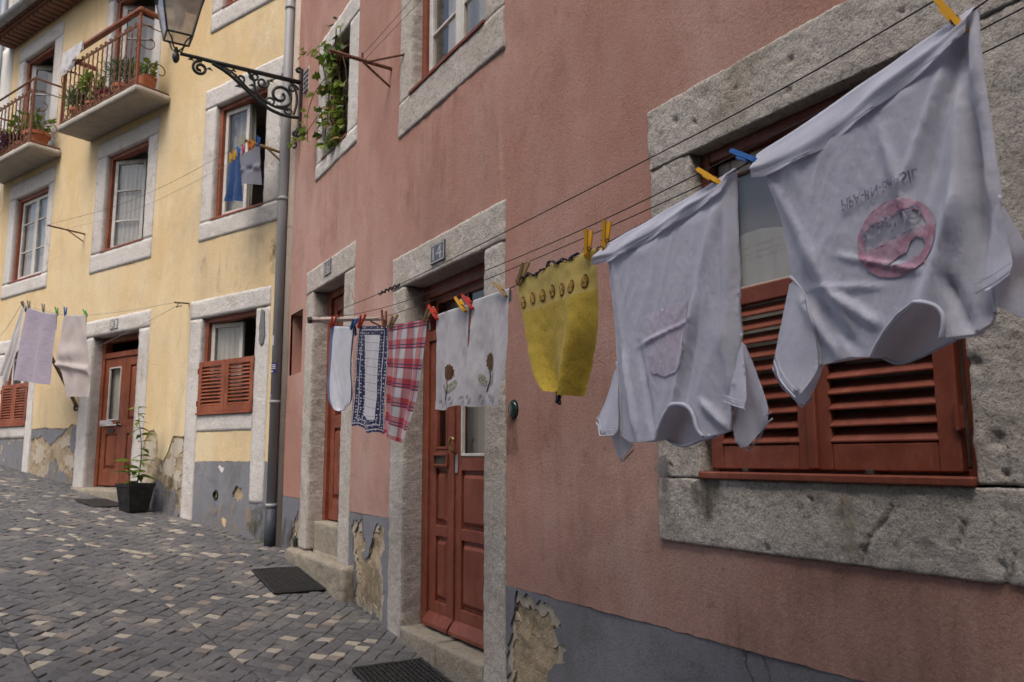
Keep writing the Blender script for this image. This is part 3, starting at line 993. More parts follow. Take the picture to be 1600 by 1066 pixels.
# --- upper window reflecting the sky
surround(pink, PW, W2o, W2, mat='stone', res=.025, amp=.005)
room(pink, PW, W2)
wf = frame4(MB(PW), W2[0], W2[1], W2[2], W2[3], -.17, -.075, .06)
wf.build('window_frame', 'red', pink)
MB(PW).box(W2[0] - .01, W2[1] + .01, -.07, .022, W2[2] - .004, W2[2] + .022).build('window_sill', 'red', pink)
mid2 = (W2[0] + W2[1]) / 2
casement(pink, PW, W2[0] + .065, mid2 - .002, W2[2] + .04, W2[3] - .065, -.10, hb=(4.62, 5.10), w=.055)
casement(pink, PW, mid2 + .002, W2[1] - .065, W2[2] + .04, W2[3] - .065, -.10, hb=(4.62, 5.10), w=.055)
curtain(pink, PW, W2[0] + .07, W2[1] - .07, W2[2] + .05, 5.6, -.24, .02, 12)

# --- near shuttered window
def seg_d(a, z, p, q):
    dx, dz = q[0] - p[0], q[1] - p[1]
    t = max(0, min(1, ((a - p[0]) * dx + (z - p[1]) * dz) / (dx * dx + dz * dz)))
    return math.hypot(a - p[0] - t * dx, z - p[1] - t * dz)
CR = [((1.436, 1.56), (1.469, 1.514)), ((1.469, 1.514), (1.514, 1.47)), ((1.514, 1.47), (1.555, 1.385)), ((1.26, 1.46), (1.235, 1.53)), ((1.14, 1.385), (1.12, 1.46)), ((1.603, 1.56), (1.61, 1.50))]
PITS = [(1.698, 3.008, .019), (1.713, 2.906, .017), (2.262, 3.006, .02), (2.157, 2.959, .015), (1.941, 3.007, .01), (1.176, 1.933, .025), (1.136, 1.737, .03), (1.123, 1.654, .014), (2.354, 1.665, .012), (1.714, 1.566, .012), (1.54, 1.43, .016), (2.2, 1.6, .02), (2.12, 1.595, .018), (1.15, 1.43, .014), (1.9, 1.40, .02), (1.3, 2.98, .012)]
def near_relief(a, z):
    h = 0
    for p, q in CR:
        d = seg_d(a + .006 * nz(a * 40, z * 40), z + .006 * nz(a * 40, z * 40 + 9), p, q)
        if d < .007: h -= .011 * (1 - d / .007)
    for x, y, r_ in PITS:
        d = math.hypot(a - x, z - y) + .3 * r_ * nz(a * 60, z * 60)
        if d < r_: h -= .010 * sm(1.6 * (1 - d / r_))
    h -= .010 * max(0, nz(a * 11, z * 11, 5.) - .3)
    return h
g = .001
def nstone(nm, d): stone(pink, PW, nm, d, 'stone', .0085, .0036, .008, near_relief)
nstone('lintel_stone', (W3o[0], W3o[1], -.2, .016, W3[3], W3o[3]))
nstone('jamb_stone', (W3[1] + .0, W3o[1], -.2, .012, W3[2] - .012, W3[3] - g))
nstone('jamb_stone', (W3o[0], W3[0], -.2, .012, W3[2] - .008, W3[3] - g))
nstone('sill_stone', (W3o[0], W3o[1], -.2, .014, W3o[2], W3[2] - .0135))
room(pink, PW, W3)
frame4(MB(PW), W3[0], W3[1], W3[2], W3[3], -.13, -.045, .045, .03).build('window_frame', 'red', pink)
MB(PW).box(W3[0] + .001, W3[1] - .001, -.045, .03, W3[2] - .014, W3[2] + .012, .005).build('window_sill', 'red', pink)
for a_ in (1.52, 2.0): MB(PW).box(a_ - .011, a_ + .011, -.02, -.004, W3[2] + .012, W3[2] + .026, .002).build('shutter_stop', 'dark_metal', pink)
SHT = 2.285
sh1 = shutter(pink, PW, 1.245, 1.7085, W3[2] + .022, SHT, -.012, 10, .062, .082, .06)
sh2 = shutter(pink, PW, 1.7115, 2.165, W3[2] + .022, SHT, -.012, 10, .062, .082, .06)
MB(PW).box(1.692, 1.728, -.0115, .004, W3[2] + .026, SHT - .004, .004).build('meeting_bead', 'red', sh1)
for sh, a_ in ((sh1, 1.243), (sh2, 2.167)):
    for z_ in (1.80, 2.16):
        MB(PW).tube([(a_, -.004, z_ - .035), (a_, -.004, z_ + .035)], .008, 8).build('hinge', 'red', sh)
        MB(PW).box(a_ - .016, a_ + .016, -.0118, -.006, z_ - .03, z_ + .03, .001).build('hinge_plate', 'red', sh)
mid3 = 1.70
casement(pink, PW, W3[0] + .05, mid3 - .002, W3[2] + .035, W3[3] - .05, -.085, 'cream_wood', w=.062, hb=(2.30,))
casement(pink, PW, mid3 + .002, W3[1] - .05, W3[2] + .035, W3[3] - .05, -.085, 'cream_wood', w=.062, hb=(2.30,))
curtain(pink, PW, W3[0] + .03, W3[1] - .03, W3[2], 2.84, -.135, .004, 5, 'curtain_mauve')
curtain(pink, PW, W3[0] + .03, W3[1] - .03, W3[2], 2.8, -.125, .004, 14, top=lambda a: 2.47 + .05 * math.sin(a * 7))

# --- doors
DN = -.175
for (D, Do, bottoms, lab) in ((D14, D14o, (.25, .42), '14'), (D16, D16o, (.86, .9), '16')):
    surround(pink, PW, Do, D, n0=-.24, sill=False, jamb_to=bottoms, mat='stone', res=.02, amp=.005, r=.007)
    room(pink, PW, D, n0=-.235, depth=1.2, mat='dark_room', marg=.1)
# door 14
b0, b1, y0, y1 = D14
stone(pink, PW, 'threshold_stone', (b0 + .001, 4.43, -.3, .012, .2, .628), 'stone_dark', .025, .005, .016)
stone(pink, PW, 'threshold_stone', (4.434, b1 - .001, -.3, .012, .2, .630), 'stone_dark', .025, .005, .016)
df = MB(PW)
df.box(b0, b0 + .07, DN - .06, DN + .045, y0, y1); df.box(b1 - .09, b1, DN - .06, DN + .045, y0, y1)
df.box(b0 + .0705, b1 - .0905, DN - .06, DN + .044, y1 - .09, y1)
df.box(b0 + .0705, b1 - .0905, DN - .06, DN + .043, 2.46, 2.53)
df.build('door_frame', 'red', pink)
fan = casement(pink, PW, b0 + .072, b1 - .092, 2.532, y1 - .092, DN, 'red', w=.04, vb=(4.41,), name='transom_window')
def leaf(par, fr, a0, a1, z0, z1, n, st, rails, mat='red', t=.045, sub=()):
    """door leaf: stiles and rails (z pairs); sub = list of (z0,z1,kind)"""
    mb = MB(fr)
    mb.box(a0, a0 + st, n - t, n, z0, z1); mb.box(a1 - st, a1, n - t, n, z0, z1)
    for q0, q1 in rails: mb.box(a0 + st + .0005, a1 - st - .0005, n - t + .001, n - .001, q0, q1)
    d = mb.build('door', mat, par)
    for q0, q1, k in sub:
        A0, A1 = a0 + st, a1 - st
        if k == 'panel':
            MB(fr).box(A0, A1, n - t + .004, n - .022, q0, q1, .001).build('panel', mat, d)
            frustum(fr, A0 + .016, A1 - .016, q0 + .016, q1 - .016, n - .0225, n + .002, .028).build('raised_field', mat, d)
        else:
            MB(fr).box(A0, A1, n - t * .6 - .002, n - t * .6 + .002, q0, q1, .0005).build('pane', 'glass', d)
            frame4(MB(fr), A0 + .0008, A1 - .0008, q0 + .0008, q1 - .0008, n - .02, n + .004, .018).build('pane_moulding', k, d)
    return d
Z = DN + .03
dL = leaf(pink, PW, 4.512, 4.873, .645, 2.455, Z, .095, [(.645, .80), (1.20, 1.27), (1.625, 1.745), (2.36, 2.455)], sub=[(.80, 1.20, 'panel'), (1.27, 1.625, 'panel'), (1.745, 2.36, 'red')])
dR = leaf(pink, PW, 3.93, 4.495, .645, 2.455, Z, .075, [(.645, .80), (1.20, 1.27), (1.615, 1.70), (2.36, 2.455)], sub=[(.80, 1.20, 'panel'), (1.27, 1.615, 'panel'), (1.70, 2.36, 'white_wood')])
for d, q0, q1 in ((dL, 4.516, 4.869), (dR, 3.934, 4.491)):
    V = [(q0, Z + .001, .648), (q1, Z + .001, .648), (q1, Z + .045, .652), (q0, Z + .045, .652), (q0, Z + .045, .672), (q1, Z + .045, .672), (q1, Z + .001, .73), (q0, Z + .001, .73)]
    MB(PW).add(V, [(0, 1, 2, 3), (3, 2, 5, 4), (4, 5, 6, 7), (0, 3, 4, 7), (1, 6, 5, 2)]).build('weather_board', 'red', d)
frame4(MB(PW), 4.585, 4.80, 1.637, 1.722, Z + .0005, Z + .018, .017).build('letter_box', 'red', dL)
MB(PW).box(4.60, 4.785, Z + .0006, Z + .004, 1.65, 1.71, .001).build('letter_flap', 'dark_metal', dL)
MB(PW).box(4.455, 4.485, Z + .001, Z + .009, 1.60, 1.715, .003).build('lock_plate', 'zinc', dR)
MB(PW).tube(smooth_path([(4.47, Z + .01, 1.715), (4.465, Z + .045, 1.735), (4.485, Z + .055, 1.78), (4.455, Z + .05, 1.82), (4.43, Z + .045, 1.80)], 2), .009, 8).build('handle', 'brass', dR, smooth=True)
MB(PW).box(4.497, 4.511, Z - .04, Z + .012, .66, 2.45, .004).build('door_bead', 'red', dL)
curtain(pink, PW, 3.96, 4.86, 1.68, 2.44, DN - .09, .006, 16)
# door 16
b0, b1, y0, y1 = D16
stone(pink, PW, 'threshold_stone', (b0 + .001, b1 - .001, -.3, -.06, .8, 1.148), 'stone_dark', .03, .005, .016)
frame4(MB(PW), b0, b1, y0, y1, DN - .06, DN + .04, .07, bottom=False).build('door_frame', 'red', pink)
leaf(pink, PW, b0 + .074, b1 - .074, 1.16, y1 - .075, Z - .02, .1, [(1.16, 1.34), (1.95, 2.06), (y1 - .2, y1 - .075)], sub=[(1.34, 1.95, 'panel'), (2.06, y1 - .2, 'panel')])
# stone step in front of door 16
stone(pink, PW, 'step_stone', (5.88, 7.47, -.05, .085, .5, .892), 'stone_dark', .03, .010, .03)
stone(pink, PW, 'step_stone', (6.28, 7.08, -.28, -.051, .6, .905), 'stone_dark', .04, .006, .02)
# vent pipe mouth
vp = MB(PW)
vp.lathe([(.0, 0), (.034, 0), (.040, .004), (.040, .03), (.028, .03), (.026, .006), (0, .006)], (0, 0, 0), 16)
for i, p in enumerate(vp.v):
    vp.v[i] = PW(3.545 + p.x, .014 - p.z * .9, 1.937 + p.y * 1.15)
vp.build('vent_mouth', 'bottle_green', pink, smooth=True)

def undercoat(fr, hole_, par, mat='undercoat', shrink=.84, n=-.009, seed=1., grow=1.12):
    cx = sum(p[0] for p in hole_) / len(hole_); cz = sum(p[1] for p in hole_) / len(hole_)
    def sc(k, rag, s): return [(cx + (x - cx) * k + rag * fbm(x * 16 + s, z * 16, s, 3), cz + (z - cz) * k + rag * fbm(x * 16, z * 16 + s, s, 3)) for x, z in hole_]
    plate(fr, [sc(grow, 0, 0.), sc(shrink, .05, seed)], n, .012, .05, .002, seed).build('undercoat', mat, par)
for k, h_ in enumerate((gA, gB, gC)): undercoat(PW, h_, pink, seed=3. + k)

# ================================================================ YELLOW HOUSE
yel = thing('yellow_house', 'yellow plastered house with two iron balconies and orange brown window frames', 'house', YW(3.8, 0, 1.2))
YAw, YAo = (.50, 1.51, 2.17, 3.247), (.26, 1.745, 1.975, 3.46)
YBw, YBo = (.47, 1.435, 4.365, 5.74), (.20, 1.66, 4.147, 5.98)
Y2w, Y2o = (.45, 1.42, 6.94, 8.06), (.19, 1.64, 6.70, 8.29)
YDw, YDo = (2.86, 4.02, 1.335, 3.26), (2.61, 4.30, 1.2, 3.48)
YCw, YCo = (2.92, 3.99, 4.39, 5.735), (2.69, 4.256, 4.13, 5.96)
YLw, YLo = (5.72, 6.85, 4.35, 5.705), (5.54, 7.09, 4.128, 5.955)
YEw, YEo = (5.855, 6.755, 2.165, 3.25), (5.645, 6.99, 1.98, 3.46)
B2w, B2o = (2.975, 4.10, 6.15, 8.05), (2.77, 4.28, 6.15, 8.29)
B1w, B1o = (5.905, 6.98, 6.15, 8.05), (5.63, 7.20, 6.15, 8.29)
TOPZ = 8.5
def rg(p, sp=.03, rag=.012, s=1.): return subdiv(p, sp, rag, s)
ym = rg([(-.02, 1.655), (.30, 1.655), (.30, 3.40), (1.70, 3.40), (1.70, 1.96), (1.78, 1.93), (1.98, 1.95), (2.06, 1.78), (2.16, 1.66), (2.26, 1.70), (2.30, 1.96), (2.40, 2.03), (2.52, 2.0), (2.60, 1.88), (2.66, 1.9),
         (2.66, 3.42), (4.25, 3.42), (4.25, 2.12), (4.45, 2.14), (4.52, 2.09), (5.30, 2.11), (5.69, 2.10), (5.69, 3.40), (6.95, 3.40), (6.95, 2.1), (7.46, 2.1), (7.46, TOPZ), (-.02, TOPZ)])
plate(YW, [ym] + [hole(o) for o in (YBo, Y2o, YCo, YLo)] + [hole((o[0], o[1], o[2] - .05, o[3])) for o in (B1o, B2o)], 0, .02, .11, .006, 8.).build('wall', 'yellow', yel)
# panel under the right ground-floor window
plate(YW, [rg(rect(.47, 1.54, 1.657, 1.99))], -.002, .02, .1, .004, 9.).build('wall', 'yellow', yel, label='small yellow wall panel under the shuttered window')
def blob(a, z, r_, k=14, s=0.): return [(a + r_ * (1 + .35 * nz(i * 1.3 + s, 2)) * math.cos(6.283 * i / k), z + r_ * (1 + .35 * nz(i * 1.3, 7 + s)) * math.sin(6.283 * i / k)) for i in range(k)]
gy = rg([(-.02, .3), (1.56, .5), (1.56, 1.655), (-.02, 1.655)])
pipehole = [(1.085 + .045 * math.cos(i * .3927), 1.305 + .055 * math.sin(i * .3927)) for i in range(16)]
plate(YW, [gy, pipehole, subdiv(blob(.70, 1.32, .085), .012, .03, 6.)], -.001, .022, .09, .004, 10.).build('plinth', 'grey', yel)
plate(YW, [subdiv(blob(1.0, 1.565, .05, s=3.), .012, .045, 1.)], .0015, .002, 0, 0, 1.).build('bare_patch', 'white_plaster', yel)
plate(YW, [subdiv(blob(.92, 1.03, .045, s=5.), .012, .045, 3.)], .0015, .002, 0, 0, 1.).build('bare_patch', 'yellow', yel)
for lp in ([(1.80, 1.05), (2.45, 1.05), (2.52, 1.22), (2.42, 1.34), (2.30, 1.47), (2.16, 1.44), (2.02, 1.30), (1.88, 1.33), (1.79, 1.2)],
           [(4.24, 1.2), (5.0, 1.25), (5.1, 1.45), (4.98, 1.62), (4.86, 1.70), (4.72, 1.55), (4.5, 1.48), (4.26, 1.44)],
           [(4.56, 2.085), (5.66, 2.10), (5.66, 1.95), (5.35, 2.0), (5.05, 1.88), (4.72, 2.0)],
           [(4.24, 2.11), (4.43, 2.12), (4.47, 1.95), (4.46, 1.80), (4.36, 1.76), (4.24, 1.80)],
           [(5.8, 1.3), (6.99, 1.4), (6.99, 1.97), (5.82, 1.97)]):
    plate(YW, [rg(lp, .014, .045, len(lp) * 1.7)], -.004, .02, .08, .004, 11.).build('plinth', 'grey', yel)
rc = random.Random(21)
for k, (ca_, cz_, ra_, rz_) in enumerate(((1.9, 1.80, .13, .10), (2.05, 1.58, .16, .09), (2.45, 1.80, .12, .16), (2.3, 1.2, .2, .1), (1.85, 1.45, .08, .12), (4.6, 1.9, .2, .08), (5.0, 1.55, .25, .08), (5.4, 1.75, .2, .14), (5.25, 1.45, .2, .08), (4.45, 1.65, .12, .1), (1.62, 1.2, .1, .12), (2.55, 1.45, .08, .2))):
    plate(YW, [subdiv([(ca_ + ra_ * (1 + .3 * nz(k, t)) * math.cos(t), cz_ + rz_ * (1 + .3 * nz(k + 9, t)) * math.sin(t)) for t in np.linspace(0, 5.9, 12)], .012, .075, k * 2.3)], -.006 - .001 * (k % 3), .012, .06, .003, k * 1.1).build('undercoat', 'undercoat', yel)
rubble_sheet(YW, 1.68, 2.68, .8, 2.1, -.012, 'exposed_masonry', yel, .028)
rubble_sheet(YW, 4.2, 7.4, 1.0, 2.16, -.012, 'exposed_masonry', yel, .035)
rubble_sheet(YW, .5, 1.2, 1.1, 1.5, -.022, 'exposed_masonry', yel, .04, .008)
MB(YW).tube([(1.085, -.2, 1.305), (1.085, .012, 1.305)], .042, 14, caps=False).build('pipe_mouth', 'dark_metal', yel)
# white quoin strip at the far end
stone(yel, YW, 'quoin_strip', (7.461, 7.9, -.3, .012, 1.2, TOPZ), 'white_plaster', .12, .003, .01)
gl = lambda s: .82 + .119 * s
surround(yel, YW, YAo, YAw, n0=-.2, jamb_to=(1.24, gl(1.6) - .1), mat='stone_pale', res=.04, amp=.005)
surround(yel, YW, YBo, YBw, n0=-.2, mat='stone_pale', res=.04)
surround(yel, YW, Y2o, Y2w, n0=-.2, mat='stone_pale', res=.05)
surround(yel, YW, YCo, YCw, n0=-.2, mat='stone_pale', res=.05)
surround(yel, YW, YLo, YLw, n0=-.2, mat='stone_pale', res=.05)
surround(yel, YW, YEo, YEw, n0=-.2, jamb_to=(gl(5.7) - .1, gl(6.9) - .1), mat='stone_pale', res=.05)
surround(yel, YW, YDo, YDw, n0=-.24, sill=False, jamb_to=(gl(2.7) - .1, gl(4.1) - .1), mat='stone_pale', res=.045, amp=.006)
surround(yel, YW, B2o, B2w, n0=-.2, sill=False, mat='stone_pale', res=.06)
surround(yel, YW, B1o, B1w, n0=-.2, sill=False, mat='stone_pale', res=.06)
plate(YW, [subdiv([(.345, 3.20), (.40, 3.22), (.425, 3.05), (.42, 2.9), (.40, 2.84), (.35, 2.86), (.33, 2.95), (.345, 3.05)], .03, .008, 2.)], .0175, .004, 0, 0, 1.).build('paint_smear', 'grey', yel)
for o in (YAw, YBw, Y2w, YCw, YLw, YEw, B1w, B2w):
    room(yel, YW, o, n0=-.195, depth=1.8, mat='room')
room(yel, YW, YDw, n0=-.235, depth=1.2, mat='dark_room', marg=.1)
for o in (YAw, YBw, Y2w, YCw, YLw, YEw):
    frame4(MB(YW), o[0], o[1], o[2], o[3], -.15, -.05, .055, .035).build('window_frame', 'red_far', yel)
    if o is not YAw and o is not YEw:
        MB(YW).box(o[0], o[1], -.049, .018, o[2] - .006, o[2] + .02, .004).build('window_sill', 'red_far', yel)
for o in (B1w, B2w):
    frame4(MB(YW), o[0], o[1], o[2], o[3], -.15, -.05, .06, bottom=False).build('door_frame', 'red_far', yel)
def pair(o, hb, angs=(0, 0), w=.05, mid=None, mat='white_wood', n=-.09, z0=None):
    a0, a1 = o[0] + .058, o[1] - .058
    zb, zt = (z0 or o[2] + .04), o[3] - .06
    mid = mid or (a0 + a1) / 2
    casement(yel, YW, a0, mid - .002, zb, zt, n, mat, hb=hb, w=w, ang=angs[0], hinge=a0)
    casement(yel, YW, mid + .002, a1, zb, zt, n, mat, hb=hb, w=w, ang=angs[1], hinge=a1)
pair(YAw, (), (-.55, .25))
pair(YBw, (), (-1.1, .06))
pair(Y2w, (7.5,), (0, 0))
pair(YCw, (4.83, 5.25), (-1.35, .42))
pair(YLw, (4.83, 5.28), (0, 0))
pair(YEw, (2.7,), (0, 0))
for o in (B1w, B2w):
    pair(o, (6.75, 7.5), (-1.2, .75), w=.07, z0=6.2)
curtain(yel, turned(YW, 1.452, -.09, .25), 1.03, 1.44, 2.25, 3.15, -.14, .008, 6)
curtain(yel, turned(YW, .558, -.09, -.55), .58, .98, 2.25, 3.15, -.14, .008, 6)
curtain(yel, YW, 3.0, 3.9, 2.1, 2.9, -.215, .004, 14)
curtain(yel, YW, .96, 1.42, 4.4, 5.66, -.20, .02, 4, 'curtain_print')
curtain(yel, YW, 5.75, 6.83, 4.35, 5.66, -.16, .012, 10)
curtain(yel, turned(YW, 3.932, -.09, .42), 3.48, 3.90, 4.45, 5.62, -.145, .008, 6)  # white curtain added to stand in for the white reflections in these panes
curtain(yel, YW, 6.3, 6.95, 6.2, 8.0, -.35, .03, 5)
curtain(yel, YW, 3.3, 4.05, 6.2, 8.0, -.45, .03, 6)
curtain(yel, YW, .5, 1.4, 6.95, 8.0, -.3, .02, 8)
for (a0, a1, z0, z1, ns) in ((.502, 1.003, 2.185, 2.745, 11), (1.007, 1.508, 2.185, 2.745, 11), (5.858, 6.303, 2.18, 2.775, 12), (6.307, 6.752, 2.18, 2.775, 12)):
    s_ = shutter(yel, YW, a0, a1, z0, z1, .012, ns, .065, .07, .06, 'red_far')
    for z_ in (z0 + .1, z1 - .1):
        MB(YW).tube([(a0 if a0 in (.502, 5.858) else a1, .016, z_ - .03), (a0 if a0 in (.502, 5.858) else a1, .016, z_ + .03)], .008, 6).build('hinge', 'red_far', s_)
for o in (YAw, YEw):
    MB(YW).box(o[0] + .001, o[1] - .001, -.04, .03, o[2] - .012, o[2] + .013, .004).build('window_sill', 'red_far', yel)
# street door
b0, b1, y0, y1 = YDw
frame4(MB(YW), b0, b1, y0, y1, -.23, -.13, .075, bottom=False).build('door_frame', 'red_far', yel)
MB(YW).box(b0 + .0755, b1 - .0755, -.228, -.132, 2.98, 3.05).build('transom', 'red_far', yel)
d1 = leaf(yel, YW, 3.42, 3.94, 1.35, 2.975, -.15, .11, [(1.35, 1.56), (2.00, 2.17), (2.86, 2.975)], 'red_far', sub=[(1.56, 2.00, 'panel'), (2.17, 2.86, 'white_wood')])
d2 = leaf(yel, YW, 2.94, 3.415, 1.35, 2.975, -.15, .11, [(1.35, 1.56), (2.00, 2.17), (2.86, 2.975)], 'red_far', sub=[(1.56, 2.00, 'panel'), (2.17, 2.86, 'panel')])
MB(YW).box(3.60, 3.77, -.149, -.135, 2.02, 2.06, .003).build('letter_slot', 'dark_metal', d1)
MB(YW).tube(smooth_path([(3.45, -.14, 2.10), (3.45, -.09, 2.11), (3.40, -.08, 2.15), (3.36, -.08, 2.13)], 2), .011, 8).build('handle', 'dark_metal', d1, smooth=True)
MB(YW).box(3.45, 3.90, -.149, -.10, 2.10, 2.12, .004).build('pane_ledge', 'white_wood', d1)
stone(yel, YW, 'threshold_stone', (2.75, 4.06, -.26, .14, .9, 1.328), 'stone_dark', .04, .008, .025)

# --- eaves and gutter
et = MB(rel(YW)).box(-.06, .06, -.02, .26, -.05, .0, .008)
pieces('eave_brick', 'tile', yel, et, [YW(.05 + i * .15, 0, TOPZ - .05) for i in range(50)])
MB(YW).box(-.05, 7.62, -.2, .30, TOPZ - .045, TOPZ - .01, .004).build('eave_board', 'tile', yel)
et2 = MB(rel(YW)).box(-.065, .065, -.02, .33, -.04, .0, .008)
pieces('eave_brick', 'tile', yel, et2, [YW(.12 + i * .15, 0, TOPZ + .035) for i in range(50)])
ry = MB(YW)
ry.add([(-.05, .34, TOPZ + .04), (7.62, .34, TOPZ + .04), (7.62, -4, TOPZ + 1.6), (-.05, -4, TOPZ + 1.6), (-.05, .34, TOPZ + .10), (7.62, .34, TOPZ + .10), (7.62, -4, TOPZ + 1.7), (-.05, -4, TOPZ + 1.7)], [(0, 1, 2, 3), (7, 6, 5, 4), (0, 4, 5, 1), (1, 5, 6, 2), (2, 6, 7, 3), (3, 7, 4, 0)])
ry.build('roof', 'tile', yel)
gt = MB(YW)
N = 9
P_ = []
for a_ in (-.1, 7.64):
    for k in range(N + 1):
        t = math.pi * (1 + k / N)
        P_.append((a_, .40 + .075 * math.cos(t), TOPZ + .045 + .075 * math.sin(t)))
gt.add(P_, [(k, k + 1, N + 1 + k + 1, N + 1 + k) for k in range(N)])
for a_ in (-.1, 7.64):
    gt.add([(a_, .40 + .075 * math.cos(math.pi * (1 + k / N)), TOPZ + .045 + .075 * math.sin(math.pi * (1 + k / N))) for k in range(N + 1)], [tuple(range(N + 1))])
gut = gt.build('gutter', 'zinc', yel, smooth=True)
gc = MB(rel(YW))
gc.tube([(0, .078 * math.cos(math.pi * (1 + k / 10)), .078 * math.sin(math.pi * (1 + k / 10))) for k in range(11)], .008, 6)
pieces('gutter_clip', 'zinc', gut, gc, [YW(.4 + i * .8, .40, TOPZ + .045) for i in range(9)])

# --- balconies
def spiral(c0, c1, r0_, r1_, t0, t1, n=14):
    return [(c0 + (r0_ + (r1_ - r0_) * k / n) * math.cos(t0 + (t1 - t0) * k / n), c1 + (r0_ + (r1_ - r0_) * k / n) * math.sin(t0 + (t1 - t0) * k / n)) for k in range(n + 1)]
def balcony(s0, s1, wide):
    n1, z0, z1, zr = .42, 6.06, 6.145, 7.12
    stone(yel, YW, 'balcony_slab', (s0 - .04, s1 + .04, -.02, n1 + .03, z0, z1), 'concrete', .06, .003, .012)
    rl = MB(YW)
    rl.tube([(s0, .01, z1 + .035), (s0, n1, z1 + .035), (s1, n1, z1 + .035), (s1, .01, z1 + .035)], .012, 6)
    rail = rl.build('balcony_railing', 'rust', yel)
    if wide:
        MB(YW).box(s0 - .035, s1 + .035, n1 - .035, n1 + .035, zr - .02, zr + .035, .012).build('handrail', 'red_far', rail)
        for s_ in (s0, s1): MB(YW).box(s_ - .034, s_ + .034, .0, n1 - .0355, zr - .019, zr + .034, .012).build('handrail', 'red_far', rail)
    else:
        MB(YW).tube([(s0, .0, zr), (s0, n1, zr), (s1, n1, zr), (s1, 0, zr)], .016, 6).build('handrail', 'rust', rail)
    MB(YW).tube([(s0, .0, zr - .17), (s0, n1, zr - .17), (s1, n1, zr - .17), (s1, 0, zr - .17)], .008, 6).build('mid_rail', 'rust', rail)
    pp = MB(rel(YW)).box(-.014, .014, -.014, .014, 0, zr - z1 - .02, .003)
    pieces('corner_post', 'red_far' if wide else 'rust', rail, pp, [YW(s_, n1, z1) for s_ in (s0, s1)])
    # twisted baluster with a scroll at head and foot
    bl = MB(rel(YW))
    H = zr - .17 - z1 - .035
    bl.tube([(.003 * math.cos(k * 1.9), .003 * math.sin(k * 1.9), H * k / 24) for k in range(25)], .010, 5)
    sp_ = MB(rel(YW))
    for sg in (1, -1):
        sp_.tube([(sg * a, 0, z) for a, z in spiral(.045, H + .02, .052, .014, math.pi, math.pi * 2.7)], .0075, 5)
    nbal = int(round((s1 - s0) / .125))
    spots = [(s0 + (s1 - s0) * (i + .5) / nbal) for i in range(nbal)]
    pieces('baluster', 'rust', rail, bl, [YW(s_, n1, z1 + .035) for s_ in spots])
    pieces('scroll', 'rust', rail, sp_, [YW(s_, n1, z1 + .035) for s_ in spots], True)
    lo = MB(rel(YW))
    for sg in (1, -1):
        lo.tube([(sg * a, 0, z) for a, z in spiral(.05, .07, .055, .015, -math.pi, math.pi * .6)], .0075, 5)
    pieces('scroll', 'rust', rail, lo, [YW(s_, n1, z1 + .035) for s_ in spots[1::2]], True)
    for s_ in (s0, s1):
        big = MB(YW)
        big.tube([(s_, n_, z_) for n_, z_ in spiral(.30, zr - .35, .20, .03, math.pi * .55, -math.pi * 1.4, 26)], .007, 5)
        big.tube([(s_, n_, z_) for n_, z_ in spiral(.14, z1 + .28, .14, .03, -math.pi * .4, math.pi * 1.6, 24)], .007, 5)
        big.build('side_scroll', 'rust', rail, smooth=True)
    return rail
balcony(2.50, 4.48, True)
balcony(5.43, 7.36, False)

def stain(fr, a0, a1, z0, z1, par, mat, n=.012, seed=0.):
    k = 16
    ca_, cz_, ra, rz = (a0 + a1) / 2, (z0 + z1) / 2, (a1 - a0) / 2, (z1 - z0) / 2
    lp = [(ca_ + ra * (1 + .4 * nz(i * .9 + seed, 3)) * math.cos(6.283 * i / k), cz_ + rz * (1 + .4 * nz(i * .9, 8 + seed)) * math.sin(6.283 * i / k)) for i in range(k)]
    plate(fr, [subdiv(lp, .03, .05, seed)], n, 0, 0, 0, 1., edge=False).build('stain', mat, par)
stain(YW, .02, .30, 3.45, 4.15, yel, 'stain_dark', .010, 1.)
stain(YW, .0, .5, .78, 1.25, yel, 'stain_moss', .010, 2.)
stain(YW, .3, 1.3, .9, 1.22, yel, 'stain_sand', .009, 3.)
stain(YW, 4.3, 5.6, 1.2, 1.8, yel, 'stain_sand', .006, 4.)
stain(YW, 1.75, 2.6, 1.0, 1.6, yel, 'stain_dark', .006, 5.)
stain(YW, .02, .24, 4.6, 6.0, yel, 'stain_dark', .010, 6.)
stain(PW, 7.4, 7.9, .78, 1.15, pink, 'stain_dark', .010, 7.)
stain(PW, 2.345, 2.415, 1.40, 1.70, pink, 'stain_grey', .022, 8.)
stain(PW, 2.08, 2.24, 1.50, 1.64, pink, 'stain_dark', .022, 9.)
stain(PW, 5.25, 6.0, .55, .95, pink, 'stain_dark', .010, 10.)
stain(PW, -.5, 3.0, .3, .9, pink, 'stain_sand', .009, 11.)
stain(PW, 1.55, 1.66, 1.38, 1.58, pink, 'stain_sand', .022, 13.)
stain(PW, 3.5, 3.62, 1.7, 1.92, pink, 'stain_dark', .010, 14.)
stain(PW, .95, 2.4, .95, 1.36, pink, 'stain_run', .009, 15.)
stain(PW, 3.62, 5.1, 3.1, 3.93, pink, 'stain_run', .009, 16.)
stain(PW, 6.1, 7.1, 3.4, 4.23, pink, 'stain_run', .009, 17.)
stain(PW, 2.5, 3.5, 1.1, 2.2, pink, 'stain_run', .009, 18.)
stain(YW, .3, 1.6, 3.5, 4.13, yel, 'stain_run', .009, 20.)

